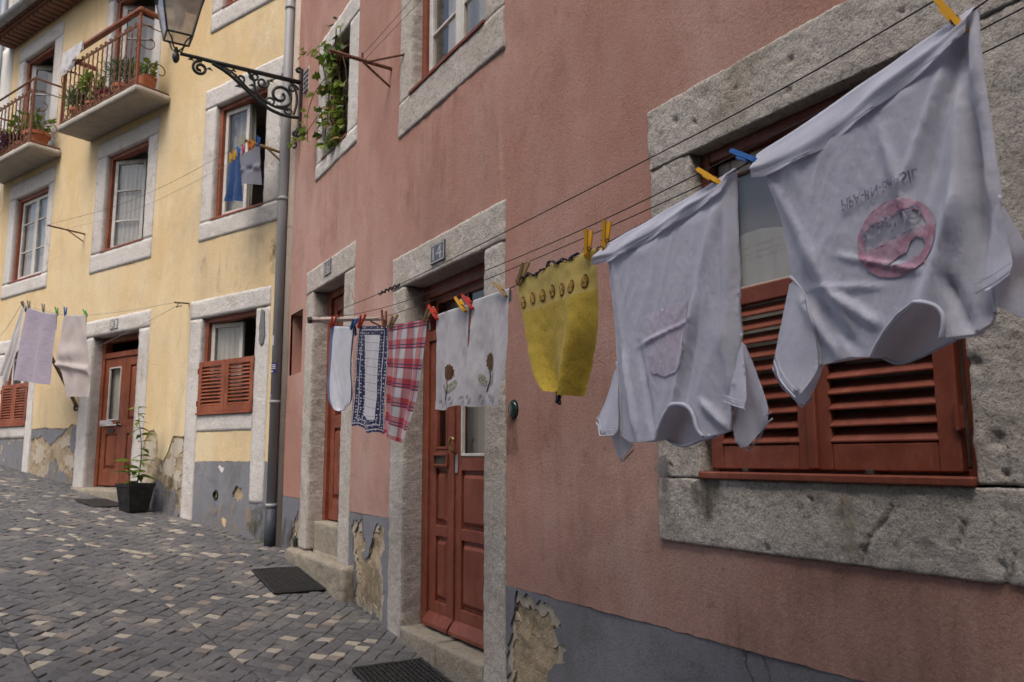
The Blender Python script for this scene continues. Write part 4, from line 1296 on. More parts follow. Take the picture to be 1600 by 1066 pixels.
# ================================================================ WHITE HOUSE BEYOND, ADDED UNSEEN HOUSE ACROSS
wh = thing('white_house', 'tall white plastered house just beyond the yellow one at the far left edge', 'house', YW(8.2, -2, 1.7))
stone(wh, YW, 'wall', (7.905, 8.05, -5, -.06, .8, 12), 'white_plaster', .5, .004, .01)
MB(YW).box(4.0, 7.9, -5.0, -1.4, 8.9, 12, .02).build('wall', 'white_plaster', wh)
MB(YW).tube([(8.10, -.02, 1.4), (8.10, -.02, 12)], .05, 10).build('drainpipe', 'zinc', wh, smooth=True)
M['ochre'] = plaster_mat('faded_ochre_plaster', (.36, .27, .19), (.42, .33, .25), (.28, .2, .14))
opp = thing('unseen_house_across', 'unseen house front added across the street to shade the pink wall', 'house', (-3.2, -2, 0))  # out of view; added to shade the near wall and fill its reflections
plate(lambda a, n, z: Vector((-3.2 + n, a, z)), [rect(-12, 2.4, -1.5, 10.6)] + [rect(a, a + .9, z, z + 1.5) for a in (-9, -6.2, -3.4, -.6) for z in (1.2, 4.4)], 0, .2, .6, .01, 3.).build('wall', 'ochre', opp)
for a in (-9, -6.2, -3.4, -.6):
    for z in (1.2, 4.4):
        fo = lambda aa, n, zz: Vector((-3.2 + n, aa, zz))
        w_ = frame4(MB(fo), a, a + .9, z, z + 1.5, -.16, -.1, .06).build('window', 'white_wood', opp)
        MB(fo).box(a + .06, a + .84, -.14, -.135, z + .06, z + 1.44, .001).build('pane', 'dark_room', w_)
MB().add([(-3.0, -12, 10.6), (-3.0, 2.4, 10.6), (-8, 2.4, 12), (-8, -12, 12), (-3.0, -12, 10.7), (-3.0, 2.4, 10.7), (-8, 2.4, 12.1), (-8, -12, 12.1)], [(0, 1, 2, 3), (7, 6, 5, 4), (0, 4, 5, 1), (1, 5, 6, 2), (2, 6, 7, 3), (3, 7, 4, 0)]).build('roof', 'tile', opp)
MB().box(-8, -3.2, 2.4, 2.6, -1, 10.6, .01).build('side_wall', 'ochre', opp)

# ================================================================ FIXED STREET FITTINGS
# drainpipe between the two houses
dp = thing('drainpipe', 'grey metal drainpipe running down between the pink and the yellow house', 'drainpipe', YW(.03, .075, .83))
PS, PN, PR = .03, .075, .05
MB(YW).tube([(PS, PN, 1.21), (PS, PN, 8.55)], PR, 16).build('pipe', 'zinc', dp, smooth=True)
MB(YW).tube([(PS, PN, .78), (PS, PN, 1.208)], PR + .008, 16).build('pipe_foot', 'zinc_dark', dp, smooth=True)
for z_ in (1.22, 2.22, 4.3, 6.4):
    MB(YW).tube([(PS, PN, z_), (PS, PN, z_ + .035)], PR + .006, 16).build('collar', 'zinc', dp, smooth=True)
    MB(YW).box(PS - .012, PS + .012, .0, PN - PR + .004, z_ + .004, z_ + .03, .002).build('clamp', 'dark_metal', dp)
def sticker(z0, z1, t0, t1, mat, name, rr_=.0012):
    mb = MB(YW)
    K = 8
    V = []
    for zz in (z0, z1):
        for k in range(K + 1):
            t = t0 + (t1 - t0) * k / K
            V.append((PS + (PR + rr_) * math.sin(t), PN + (PR + rr_) * math.cos(t), zz))
    mb.add(V, [(k, k + 1, K + 2 + k, K + 1 + k) for k in range(K)])
    return mb.build(name, mat, dp, smooth=True)
sticker(2.80, 2.90, -.15, 1.15, 'paper_white', 'sticker')
sticker(2.52, 2.625, -.9, 1.0, 'paper_blue', 'sticker')
for z_ in (2.60, 2.582, 2.564): sticker(z_, z_ + .009, -.75, .9, 'paper_white', 'sticker_lettering', .002)
sticker(2.532, 2.548, -.2, .35, 'paper_white', 'sticker_lettering', .002)
sticker(2.23, 2.31, .0, 1.1, 'paper_white', 'sticker')
sticker(2.245, 2.295, .15, .6, 'paper_blue', 'sticker_mark', .002)
sticker(2.15, 2.20, .5, 1.1, 'paper_white', 'sticker')

# wrought iron wall lamp
LY = 7.745
lamp = thing('street_lamp', 'black iron lantern on a scrolled wall bracket above the drainpipe', 'lamp', (2.08, LY, 4.83))
def L2(x, z): return (x, LY, z)
MB().box(2.070, 2.099, LY - .02, LY + .02, 4.98, 5.62, .004).build('wall_plate', 'iron', lamp)
MB().tube([L2(2.085, 5.475), L2(1.35, 5.48), L2(.93, 5.487)], [.024, .021, .017], 10).build('arm', 'iron', lamp, smooth=True)
MB().tube(smooth_path([L2(2.08, 5.10), L2(1.96, 5.085), L2(1.80, 5.11), L2(1.66, 5.19), L2(1.50, 5.31), L2(1.36, 5.41), L2(1.22, 5.465)], 2), .018, 8).build('lower_brace', 'iron', lamp, smooth=True)
def scroll(name, pts, r_): MB().tube([L2(x, z) for x, z in pts], r_ * 1.35, 6).build(name, 'iron', lamp, smooth=True)
scroll('scroll', spiral(1.115, 5.385, .075, .018, math.pi * .45, math.pi * 3.6, 30), .011)
scroll('scroll', spiral(1.88, 5.29, .125, .03, -math.pi * .6, math.pi * 2.3, 34), .012)
scroll('scroll', spiral(1.49, 5.375, .055, .012, math.pi * .8, math.pi * 3.4, 24), .009)
scroll('scroll', spiral(1.70, 5.385, .065, .014, math.pi * .2, -math.pi * 2.2, 26), .009)
scroll('scroll', smooth_path([(1.56, 5.46), (1.62, 5.40), (1.63, 5.28), (1.72, 5.20), (1.84, 5.155), (1.96, 5.16)], 2), .010)
scroll('scroll', smooth_path([(1.98, 5.46), (2.04, 5.38), (2.05, 5.25), (2.02, 5.12)], 2), .010)
scroll('scroll', spiral(1.62, 5.43, .05, .012, math.pi, math.pi * 3.2, 20), .008)
scroll('scroll', spiral(1.36, 5.425, .036, .010, 0, -math.pi * 2.2, 18), .008)
scroll('scroll', spiral(1.79, 5.20, .055, .012, math.pi * 1.2, -math.pi * 1.0, 20), .008)
scroll('scroll', spiral(2.0, 5.39, .055, .012, 0, math.pi * 2.2, 20), .008)
scroll('scroll', spiral(1.97, 5.145, .045, .012, math.pi * .9, math.pi * 3.0, 20), .008)
scroll('scroll', smooth_path([(1.30, 5.46), (1.40, 5.43), (1.52, 5.33), (1.60, 5.26), (1.66, 5.27)], 2), .008)
scroll('plate_curl', spiral(2.055, 5.60, .035, .012, -math.pi * .3, math.pi * 1.7, 16), .011)
scroll('plate_curl', spiral(2.05, 4.93, .05, .014, math.pi * .5, -math.pi * 1.6, 18), .012)
scroll('plate_curl', smooth_path([(2.075, 5.0), (2.03, 4.86), (2.06, 4.80), (2.03, 4.77)], 2), .012)
lf = MB()
for (x, z) in ((1.03, 5.455), (1.20, 5.40), (1.42, 5.44), (1.60, 5.33), (1.95, 5.17), (1.47, 5.29), (1.78, 5.42)):
    lf.tube([(x - .03, LY, z - .008), (x, LY, z + .006), (x + .03, LY, z - .012)], [.003, .014, .002], 6)
lf.build('leaf_ornament', 'iron', lamp, smooth=True)
MB().lathe([(.004, 0), (.022, .015), (.034, .05), (.032, .085), (.018, .11), (.026, .12), (.018, .135), (.012, .16)], (.895, LY, 5.38), 12).build('finial', 'iron', lamp, smooth=True)
LC = Vector((.905, LY, 0))
zb, zt, hb_, ht_ = 5.635, 6.03, .112, .188
cor = [(-1, -1), (1, -1), (1, 1), (-1, 1)]
fr_ = MB()
for i in range(4):
    a, b = cor[i], cor[(i + 1) % 4]
    p0, p1 = LC + Vector((a[0] * hb_, a[1] * hb_, zb)), LC + Vector((a[0] * ht_, a[1] * ht_, zt))
    q0, q1 = LC + Vector((b[0] * hb_, b[1] * hb_, zb)), LC + Vector((b[0] * ht_, b[1] * ht_, zt))
    fr_.tube([p0, p1], .010, 6, raw=True); fr_.tube([p0, q0], .010, 6, raw=True); fr_.tube([p1, q1], .014, 6, raw=True)
    MB().tube([p1, p1 + Vector((a[0] * .012, a[1] * .012, .04))], [.02, .006], 6, raw=True).build('corner_knob', 'iron', lamp)
    e = .985
    P4 = [LC + (p - LC) * 1 for p in (p0, q0, q1, p1)]
    ctr = sum((Vector(p) for p in P4), Vector()) / 4
    MB().add([ctr + (p - ctr) * .97 for p in P4], [(0, 1, 2, 3)], raw=True).build('pane', 'lamp_glass', lamp)
    MB().tube(smooth_path([tuple(LC + Vector((0, 0, 5.50))), tuple(LC + Vector((a[0] * .05, a[1] * .05, 5.53))), tuple(LC + Vector((a[0] * .06, a[1] * .06, 5.60))), tuple(p0)], 2), .007, 6, raw=True).build('prong', 'iron', lamp, smooth=True)
fr_.build('lantern_frame', 'iron', lamp)
MB().add([LC + Vector((a * (ht_ + .02), b * (ht_ + .02), zt + .01)) for a, b in cor] + [LC + Vector((a * .06, b * .06, zt + .20)) for a, b in cor] + [LC + Vector((a * .05, b * .05, zt + .26)) for a, b in cor],
         [(0, 1, 5, 4), (1, 2, 6, 5), (2, 3, 7, 6), (3, 0, 4, 7), (4, 5, 9, 8), (5, 6, 10, 9), (6, 7, 11, 10), (7, 4, 8, 11), (8, 9, 10, 11)], raw=True).build('lantern_roof', 'iron', lamp)
MB().lathe([(.03, 0), (.03, .05), (.05, .09), (.055, .17), (.04, .24), (.01, .26)], tuple(LC + Vector((0, 0, zb + .11))), 12).build('lamp_bulb', 'lamp_milk', lamp, smooth=True)
inn = MB()
for k in range(4):
    a, b = cor[k]
    inn.tube([LC + Vector((a * .04, b * .04, zt)), LC + Vector((a * .03, b * .03, zb + .12))], .005, 5, raw=True)
inn.build('lamp_cage', 'dark_metal', lamp)

# clothesline brackets
def bracket(label, fr, parts, mats, loc):
    t = thing('clothesline_bracket', label, 'bracket', loc, 'clothesline brackets on the house walls')
    for nm, pts, r_, mt in parts:
        MB(fr).tube(pts, r_, 8).build(nm, mt, t, smooth=False)
    return t
bracket('white painted wooden clothesline bar sticking out beside door 14', PW,
        [('bar', [(5.31, .0, 2.672), (5.32, .22, 2.655), (5.33, .535, 2.622)], [.013, .016, .021], 'cream_wood'), ('wall_hook', [(5.31, .0, 2.60), (5.315, .12, 2.645)], .006, 'rust'), ('end_cap', [(5.33, .535, 2.622), (5.332, .562, 2.619)], .023, 'dark_metal')], None, PW(5.31, 0, 2.6))
bracket('rusty triangular clothesline bracket beside the upper window of the pink house', PW,
        [('bar', [(5.315, 0, 4.565), (5.315, .48, 4.585)], .015, 'rust'), ('strut', [(5.335, .0, 4.43), (5.315, .22, 4.56)], .009, 'rust'), ('strut', [(5.06, .0, 4.565), (5.315, .20, 4.568)], .009, 'rust'), ('peg_bolt', [(5.315, .23, 4.58), (5.315, .23, 4.63)], .010, 'rust')], None, PW(5.31, 0, 4.4))
bracket('thin brown bracket between the two upper left windows of the yellow house', YW,
        [('bar', [(4.47, 0, 4.73), (4.44, .5, 4.735)], .012, 'rust'), ('strut', [(4.5, 0, 4.63), (4.46, .24, 4.732)], .008, 'rust')], None, YW(4.47, 0, 4.6))
bracket('short dark iron bracket beside the lower right window of the yellow house', YW,
        [('bar', [(1.80, 0, 3.45), (1.58, .30, 3.39)], .009, 'dark_metal'), ('hook', [(1.66, .2, 3.41), (1.68, .22, 3.36), (1.74, .12, 3.40)], .005, 'dark_metal')], None, YW(1.80, 0, 3.4))
bracket('yellow wooden bracket holding the small wash line by the drainpipe', YW,
        [('bar', [(.14, 0, 4.855), (.32, .36, 4.93)], .017, 'peg_wood'), ('strut', [(.14, 0, 4.74), (.22, .16, 4.885)], .013, 'peg_wood')], None, YW(.14, 0, 4.7))
pole = thing('line_prop', 'dark wooden pole leaning out from the yellow wall to hold up the wash line', 'pole', YW(4.31, 0, 2.33))
MB(YW).tube([(4.31, .01, 2.36), (4.42, .14, 2.68), (4.776, .6, 3.735)], [.022, .024, .02], 8).build('shaft', 'bark', pole)
MB(YW).tube(smooth_path([(4.31, .0, 2.33), (4.30, .05, 2.31), (4.305, .04, 2.40)], 2), .014, 6).build('socket', 'dark_metal', pole)
bracket('grille of three pale slats mounted on the pink house beside the lamp', PW, [], None, PW(7.62, .0, 5.35))['category'] = 'grille'
_g = [o for o in COL.objects if o.get('category') == 'grille'][0]
_g.name = 'wall_grille'; del _g['group']
for k in range(5): MB(PW).box(7.52, 7.66, .004, .02, 5.32 + .05 * k, 5.345 + .05 * k, .003).build('slat', 'zinc', _g)
MB(PW).box(7.51, 7.67, -.002, .004, 5.30, 5.57, .001).build('back_plate', 'enamel_white', _g)

# wires
def wire(label, fr, pts, r_=.0021, mat='wire', it=3):
    return MB(fr).tube(smooth_path(pts, it), r_, 5).build('clothesline', mat, None, smooth=True, label=label, cat='clothesline', group='clotheslines')
LINE = [(5.33, .50, 2.625), (5.0, .5, 2.537), (4.54, .5, 2.468), (4.01, .5, 2.396), (3.5, .5, 2.360), (3.04, .5, 2.366), (2.70, .5, 2.366), (2.14, .5, 2.395), (1.53, .5, 2.466), (1.42, .5, 2.49), (.83, .5, 2.603), (.3, .5, 2.74), (-2.5, .5, 3.3)]
def line_z(a):
    for (a0, _, z0), (a1, _, z1) in zip(LINE, LINE[1:]):
        if a1 <= a <= a0: return z0 + (z1 - z0) * (a - a0) / (a1 - a0)
    return 2.6
wire('sagging clothesline carrying the laundry in front of the pink house', PW, LINE)
wire('topmost black wire along the pink house, knotted above the left jamb of door 14', PW, [(5.33, .49, 2.645), (4.5, .485, 2.615), (3.75, .48, 2.607), (1.9, .48, 2.635), (1.3, .48, 2.648), (.92, .48, 2.68), (-2.5, .48, 2.95)])
wire('upper of the two parallel black wires passing across door 14', PW, [(5.32, .36, 2.655), (4.48, .35, 2.580), (3.6, .35, 2.556), (2.475, .35, 2.554), (1.75, .35, 2.585), (.82, .35, 2.638), (-2.5, .35, 2.9)])
wire('lower of the two parallel black wires passing across door 14', PW, [(5.31, .22, 2.64), (4.73, .25, 2.572), (3.81, .25, 2.553), (2.62, .25, 2.567), (1.85, .25, 2.592), (.87, .25, 2.632), (-2.5, .25, 2.85)])
wire('outer thin wire leading from the rusty upper bracket past the window', PW, [(5.315, .23, 4.61), (3.5, .22, 4.56), (0, .22, 4.7)], .0016)
wire('inner thin wire leading from the rusty upper bracket past the window', PW, [(5.315, .21, 4.585), (3.5, .16, 4.55), (0, .16, 4.7)], .0016)
wire('thin wire across the yellow wall between the two upper brackets', YW, [(4.44, .48, 4.75), (2.5, .35, 4.70), (.30, .32, 4.93)], .002)
wire('thin pale cord across the yellow wall just below the upper wire', YW, [(4.45, .3, 4.72), (2.6, .25, 4.63), (.24, .22, 4.88)], .002, 'cord')
YLINE = [(4.776, .6, 3.735), (4.60, .6, 3.645), (3.72, .58, 3.46), (3.58, .575, 3.43), (3.02, .55, 3.365), (2.3, .43, 3.36), (1.60, .31, 3.385)]
wire('cord carrying the laundry in front of the yellow house', YW, YLINE, .003, 'cord', 1)
wire('slack pale cord running from the dark bracket down to the yellow house door', YW, [(1.64, .22, 3.38), (2.6, .15, 3.24), (3.95, .03, 3.10)], .0028, 'cord')
wire('slack cord running down left from the wooden pole', YW, [(4.776, .6, 3.70), (5.6, .5, 3.35), (7.0, .3, 3.2)], .0028, 'cord')
kn = thing('wire_knot', 'black twisted knot in the top wire above the left jamb of door 14', 'knot', PW(4.05, .482, 2.6))
for k in range(6):
    a_ = 3.95 + k * .05
    MB(PW).tube([(a_ + .02 * math.cos(t), .482 + .009 * math.sin(t), 2.609 + .007 * math.cos(t * 1.7 + k)) for t in np.linspace(0, 6, 12)], .0035, 5).build('twist', 'wire', kn)

# house numbers
def number(fr, a0, a1, z0, z1, txt, label, plate_m, ink_m, n=.0195):
    t = thing('house_number', label, 'sign', fr((a0 + a1) / 2, n, z0), 'enamel house numbers over the doors')
    MB(fr).box(a0, a1, n - .008, n, z0, z1, .002).build('plate', plate_m, t)
    frame4(MB(fr), a0 + .006, a1 - .006, z0 + .006, z1 - .006, n + .0003, n + .002, .006, c=.0004).build('border', ink_m, t)
    V, F = text_mesh(txt, 1.0)
    w = max(v[0] for v in V) - min(v[0] for v in V); h = max(v[1] for v in V); x0 = min(v[0] for v in V)
    W_, H_ = (a1 - a0) * (.62 if len(txt) > 1 else .35), (z1 - z0) * .66
    ac = (a0 + a1) / 2 + W_ / 2
    MB(fr).add([(ac - (x - x0) / w * W_, n + .0016, z0 + (z1 - z0) * .17 + y / h * H_) for x, y in V], F).build('digits', ink_m, t)
number(PW, 4.34, 4.545, 2.90, 3.025, '14', 'dark blue plate with white number 14 over a door', 'enamel_blue', 'enamel_white')
number(PW, 6.59, 6.785, 3.265, 3.395, '16', 'small blue plate with pale number 16 over the left pink house door', 'enamel_blue', 'enamel_white')
number(YW, 3.375, 3.57, 3.315, 3.445, '3', 'white number plate 3 with dark rim over the yellow house door', 'enamel_white', 'enamel_blue')

# doormats
def gz(x, y): return ground(x, y)
def grid_mat(label, P00, P10, P11, P01, nx, ny):
    t = thing('doormat', label, 'doormat', (*[(P00[i] + P11[i]) / 2 for i in range(2)], gz((P00[0] + P11[0]) / 2, (P00[1] + P11[1]) / 2)), 'rubber doormats on the setts')
    def q(u, v):
        x = (P00[0] * (1 - u) + P10[0] * u) * (1 - v) + (P01[0] * (1 - u) + P11[0] * u) * v
        y = (P00[1] * (1 - u) + P10[1] * u) * (1 - v) + (P01[1] * (1 - u) + P11[1] * u) * v
        return (x, y, gz(x, y) + .016 + .004 * nz(x * 6, y * 6))
    mb = MB()
    for i in range(nx + 1): mb.tube([q(i / nx, k / 8) for k in range(9)], .0065, 4)
    for j in range(ny + 1): mb.tube([q(k / 8, j / ny) for k in range(9)], .0062, 4)
    mb.build('lattice', 'rubber', t)
    rm = MB(); rm.tube([q(k / 8, 0) for k in range(9)] + [q(1, k / 8) for k in range(9)] + [q(1 - k / 8, 1) for k in range(9)] + [q(0, 1 - k / 8) for k in range(9)], .011, 5)
    rm.build('rim', 'rubber', t)
    ub = MB(); ub.add([tuple(Vector(q(*c)) - Vector((0, 0, .009))) for c in ((.01, .01), (.99, .01), (.99, .99), (.01, .99))], [(0, 1, 2, 3)])
    ub.build('backing', 'rubber', t)
grid_mat('black rubber lattice doormat on the setts by the stone step of door 16', (1.61, 6.20), (2.00, 6.24), (2.00, 7.0), (1.615, 6.94), 13, 24)
grid_mat('black rubber lattice doormat at the bottom edge, below door 14', (1.60, 3.75), (2.04, 3.75), (2.04, 4.52), (1.62, 4.50), 14, 24)
def flat_mat(label, cx, cy):
    mb = MB()
    e, n_ = E1.xy, NY.xy
    pts = [(-.27, -.19), (.27, -.19), (.27, .19), (-.27, .19)]
    V = []
    for dz in (.012, .022):
        for a, b in pts:
            k = 1.0 if dz < .02 else .97
            x, y = cx + e[0] * a * k + n_[0] * b * k, cy + e[1] * a * k + n_[1] * b * k
            V.append((x, y, gz(x, y) + dz))
    mb.add(V, [(0, 1, 5, 4), (1, 2, 6, 5), (2, 3, 7, 6), (3, 0, 4, 7), (4, 5, 6, 7), (3, 2, 1, 0)])
    mb.build('doormat', 'rubber', None, label=label, cat='doormat', group='rubber doormats on the setts')
flat_mat('flat dark grey doormat lying in front of the yellow house door', .70, 10.46)

# ================================================================ LAUNDRY
def interp(poly, t):
    L = [0]
    for p, q in zip(poly, poly[1:]): L.append(L[-1] + math.hypot(q[0] - p[0], q[1] - p[1]))
    d = t * L[-1]
    for i in range(len(poly) - 1):
        if d <= L[i + 1] + 1e-9:
            k = (d - L[i]) / max(1e-9, L[i + 1] - L[i])
            return (poly[i][0] + (poly[i + 1][0] - poly[i][0]) * k, poly[i][1] + (poly[i + 1][1] - poly[i][1]) * k)
    return poly[-1]
def sheet(name, fr, Lp, Rp, n0, nf, mat, par=None, flap=.05, nu=36, nv=56, top=None, bot=None, **tagkw):
    """cloth hung over a line: Lp, Rp left and right edges (a,z) from the top down"""
    Lp, Rp = smooth_path(Lp, 2) if len(Lp) > 2 else Lp, smooth_path(Rp, 2) if len(Rp) > 2 else Rp
    def pos(u, v, off=0.):
        l, r_ = interp(Lp, v), interp(Rp, v)
        a, z = l[0] + (r_[0] - l[0]) * u, l[1] + (r_[1] - l[1]) * u
        if top: z += top(u) * max(0, 1 - v * 2.5)
        if bot: z += bot(u) * max(0, v - .75) * 4
        return (a, n0 + .004 + nf(u, v) + off, z)
    rows = []
    for k in range(4):                       # flap behind the line
        rows.append(('b', (4 - k) / 4))
    rows += [('t', .5), ('t', 1.)]
    rows += [('f', j / nv) for j in range(nv + 1)]
    mb = MB(fr)
    uv = []
    for kd, v in rows:
        for i in range(nu + 1):
            u = i / nu
            a, n_, z = pos(u, 0)
            if kd == 'b': mb.v.append(fr(a, n0 - .006 - .004 * v, z - flap * v)); uv.append((u, -.1 * v))
            elif kd == 't': mb.v.append(fr(a, n0 - .005 + .005 * v, z + .004)); uv.append((u, 0))
            else: mb.v.append(fr(*pos(u, v))); uv.append((u, v))
    K = nu + 1
    mb.f = [(j * K + i, j * K + i + 1, (j + 1) * K + i + 1, (j + 1) * K + i) for j in range(len(rows) - 1) for i in range(nu)]
    mb.mi = [0] * len(mb.f)
    mb.uv = uv
    o = mb.build(name, mat, par, smooth=True, **tagkw)
    return o, pos
def drape(k, ph, amp, na=.008, s=0.):
    def f(u, v):
        e = v ** .7
        return amp * e * math.sin(6.283 * (u * k + ph) + 1.2 * nz(u * 2 + s, v * 1.5)) + na * (.3 + e) * nz(u * 5 + s, v * 2.2, s) + .003 * nz(u * 14, v * 9 + s)
    return f
def ucol(m, uv):
    sx = m.n('SeparateXYZ'); m.l(uv, sx.inputs[0])
    return sx.outputs[0], sx.outputs[1]
def band(m, x, c, w):                        # 1 inside |x-c|<w
    return m.math('LESS_THAN', m.math('ABSOLUTE', m.math('SUBTRACT', x, c)), w)
def stripes(m, x, n, duty, ph=0.):
    return m.math('LESS_THAN', m.math('FRACT', m.math('ADD', m.math('MULTIPLY', x, n), ph)), duty)
LINEN = (.60, .59, .645)
M['shirt'] = cloth_mat('white_cotton_jersey', lambda m, c: m.mix(m.ramp(m.noise(c, 5, 4), .35, .7), (.79, .815, .95), (.75, .775, .92)), fine=1200, trans=.3, crease=.3)
M['linen'] = cloth_mat('white_linen', lambda m, c: m.mix(m.ramp(m.noise(c, 9, 4), .4, .7), (.66, .66, .71), (.60, .595, .65)), fine=700, crease=.4)
M['terry_white'] = cloth_mat('white_terry', lambda m, c: m.mix(m.ramp(m.noise(c, 60, 4), .4, .7), (.72,.74,.82), (.62,.64,.72)), fine=350, crease=.6)
def _oval(m, uv):
    u, v = ucol(m, uv)
    c = m.mix(m.math('LESS_THAN', u, .13), (.70, .72, .81), (.10, .16, .36))
    return m.mix(m.math('GREATER_THAN', u, .94), c, (.02, .03, .10))
M['oval'] = cloth_mat('white_towel_blue_edge', _oval, 'uv', 350, crease=.6)
def _navy(m, uv):
    u, v = ucol(m, uv)
    mp = m.n('Mapping'); mp.inputs['Scale'].default_value = (14, 34, 1); m.l(uv, mp.inputs[0])
    dots = m.math('LESS_THAN', m.vor(mp.outputs[0], 1.0, rand=.35), .27)
    c = m.mix(dots, (.022, .028, .10), (.50, .50, .56))
    def ring(d, w):
        du = m.math('ABSOLUTE', m.math('SUBTRACT', u, .5)); dv = m.math('ABSOLUTE', m.math('SUBTRACT', v, .48))
        a = m.math('MAXIMUM', m.math('SUBTRACT', du, .5 - d), m.math('MULTIPLY', m.math('SUBTRACT', dv, .5 - d * .42), 1.6))
        return a, m.math('LESS_THAN', m.math('ABSOLUTE', a), w)
    for d in (.02, .12):
        c = m.mix(ring(d, .008)[1], c, (.55, .55, .6))
    a, _ = ring(.24, .01)
    gr = m.math('MULTIPLY', m.math('MAXIMUM', m.math('MULTIPLY', stripes(m, u, 9.0, .07), .4), stripes(m, v, 13, .05)), .8)
    ctr = m.mix(gr, (.70, .70, .76), (.12, .13, .2))
    return m.mix(m.math('LESS_THAN', a, 0), c, ctr)
M['navy'] = cloth_mat('navy_bordered_cloth', _navy, 'uv', 700)
def _plaid(m, uv):
    u, v = ucol(m, uv)
    ru, rv = stripes(m, u, 3.6, .52, .12), stripes(m, v, 6.0, .5, .2)
    c = m.mix(m.math('POWER', m.math('MULTIPLY', m.math('ADD', ru, rv), .5), .6), (.68, .66, .70), (.50, .055, .075))
    nu_ = m.math('MAXIMUM', stripes(m, u, 7.2, .06, .05), stripes(m, u, 3.6, .05, .62))
    nv_ = m.math('MAXIMUM', stripes(m, v, 6.0, .06, -.06), stripes(m, v, 6.0, .06, .78))
    c = m.mix(m.math('MULTIPLY', nu_, .55), c, (.05, .06, .16))
    return m.mix(m.math('MULTIPLY', nv_, .9), c, (.03, .04, .13))
M['plaid'] = cloth_mat('red_plaid_cloth', _plaid, 'uv', 700)
def _yterry(m, uv):
    u, v = ucol(m, uv)
    co = m.coord('pos')
    c = m.mix(m.ramp(m.noise(co, 160, 3), .35, .65), (.64, .48, .085), (.50, .365, .06))
    return m.mix(m.math('LESS_THAN', v, .27), c, (.62, .48, .15))
M['yterry'] = cloth_mat('yellow_terry', _yterry, 'uv', 420, crease=.7)
M['trim'] = cloth_mat('navy_flower_trim', lambda m, c: m.mix(m.math('LESS_THAN', m.vor(c, 95), .3), (.015, .02, .05), (.42, .36, .16)), fine=500)
def _lav(m, uv):
    u, v = ucol(m, uv)
    mp = m.n('Mapping'); mp.inputs['Scale'].default_value = (3, 42, 1); m.l(uv, mp.inputs[0])
    return m.mix(m.ramp(m.noise(mp.outputs[0], 1.5, 5, .7), .35, .7), (.35, .31, .41), (.46, .42, .50))
M['lavender'] = cloth_mat('lavender_towel', _lav, 'uv', 300, crease=.5)
M['beige'] = cloth_mat('beige_pink_cotton', lambda m, c: (.52, .465, .455), fine=700)
M['white_rag'] = cloth_mat('white_cotton', lambda m, c: (.66, .65, .68), fine=700)
M['denim'] = cloth_mat('blue_denim', lambda m, c: m.mix(m.ramp(m.noise(c, 40, 4), .4, .7), (.035, .085, .24), (.06, .13, .30)), fine=700)
M['greycloth'] = cloth_mat('grey_cotton', lambda m, c: (.27, .28, .34), fine=700)
M['ink_red'] = cloth_mat('faded_red_print', lambda m, c: m.mix(m.ramp(m.noise(c, 30, 5, .7), .35, .7), (.56, .25, .36), (.72, .58, .72)), fine=1200, trans=.15, crease=.22)
M['ink_dark'] = cloth_mat('faded_dark_print', lambda m, c: m.mix(m.ramp(m.noise(c, 90, 4, .7), .5, .66), (.26, .26, .36), (.60, .61, .73)), fine=1200, trans=.1, crease=.22)
M['ink_pale'] = cloth_mat('pale_print', lambda m, c: (.50, .49, .57), fine=1200, trans=.15, crease=.22)
M['ink_pink'] = cloth_mat('pale_pink_print', lambda m, c: m.mix(m.ramp(m.noise(c, 22, 5, .7), .35, .7), (.68, .60, .75), (.76, .74, .88)), fine=1200, trans=.2, crease=.22)
M['ink_orange'] = cloth_mat('orange_print', lambda m, c: (.52, .27, .06), fine=600)
M['ink_brown'] = cloth_mat('brown_embroidery', lambda m, c: m.mix(m.ramp(m.noise(c, 120, 3), .4, .6), (.07, .03, .016), (.20, .095, .035)), fine=500)
M['ink_leaf'] = cloth_mat('pale_green_embroidery', lambda m, c: m.mix(m.ramp(m.noise(c, 200, 3), .42, .58), (.62, .62, .58), (.20, .22, .12)), fine=500)
LG = 'laundry on the line of the pink house'
# oval towel
o_oval, _ = sheet('oval_towel', PW, [(5.0, 2.533), (5.03, 2.28), (5.02, 2.15), (4.975, 2.05), (4.87, 1.985), (4.77, 1.978)], [(4.548, 2.466), (4.57, 2.23), (4.53, 2.08), (4.54, 2.02), (4.62, 1.985), (4.74, 1.978)], .5, drape(1.2, .1, .018, .01, 1.), 'oval', label='white oval towel with dark blue edge, first on the line by door 16', cat='towel', group=LG)
sheet('tea_towel', PW, [(4.478, 2.458), (4.50, 2.15), (4.521, 1.876)], [(4.015, 2.395), (4.05, 2.1), (4.085, 1.812)], .5, drape(1.5, .3, .016, .01, 2.), 'navy', bot=lambda u: .012 * math.sin(u * 9), label='narrow cloth with navy dotted border and pale checked centre', cat='towel', group=LG)
sheet('tea_towel', PW, [(4.01, 2.394), (4.04, 2.1), (4.076, 1.826)], [(3.505, 2.358), (3.575, 2.09), (3.66, 1.9), (3.748, 1.757)], .5, drape(1.8, .6, .022, .012, 3.), 'plaid', bot=lambda u: .01 * math.sin(u * 8), label='red, white and blue plaid tea towel hanging askew', cat='towel', group=LG)
oL, pL = sheet('tea_towel', PW, [(3.411, 2.362), (3.40, 2.15), (3.425, 1.92)], [(3.079, 2.362), (3.09, 2.15), (3.107, 1.914)], .5, drape(1.3, .55, .016, .010, 4.), 'linen', bot=lambda u: -.008 * math.sin(u * 6), label='left of the two white tea towels with embroidered brown tulip', cat='towel', group=LG)
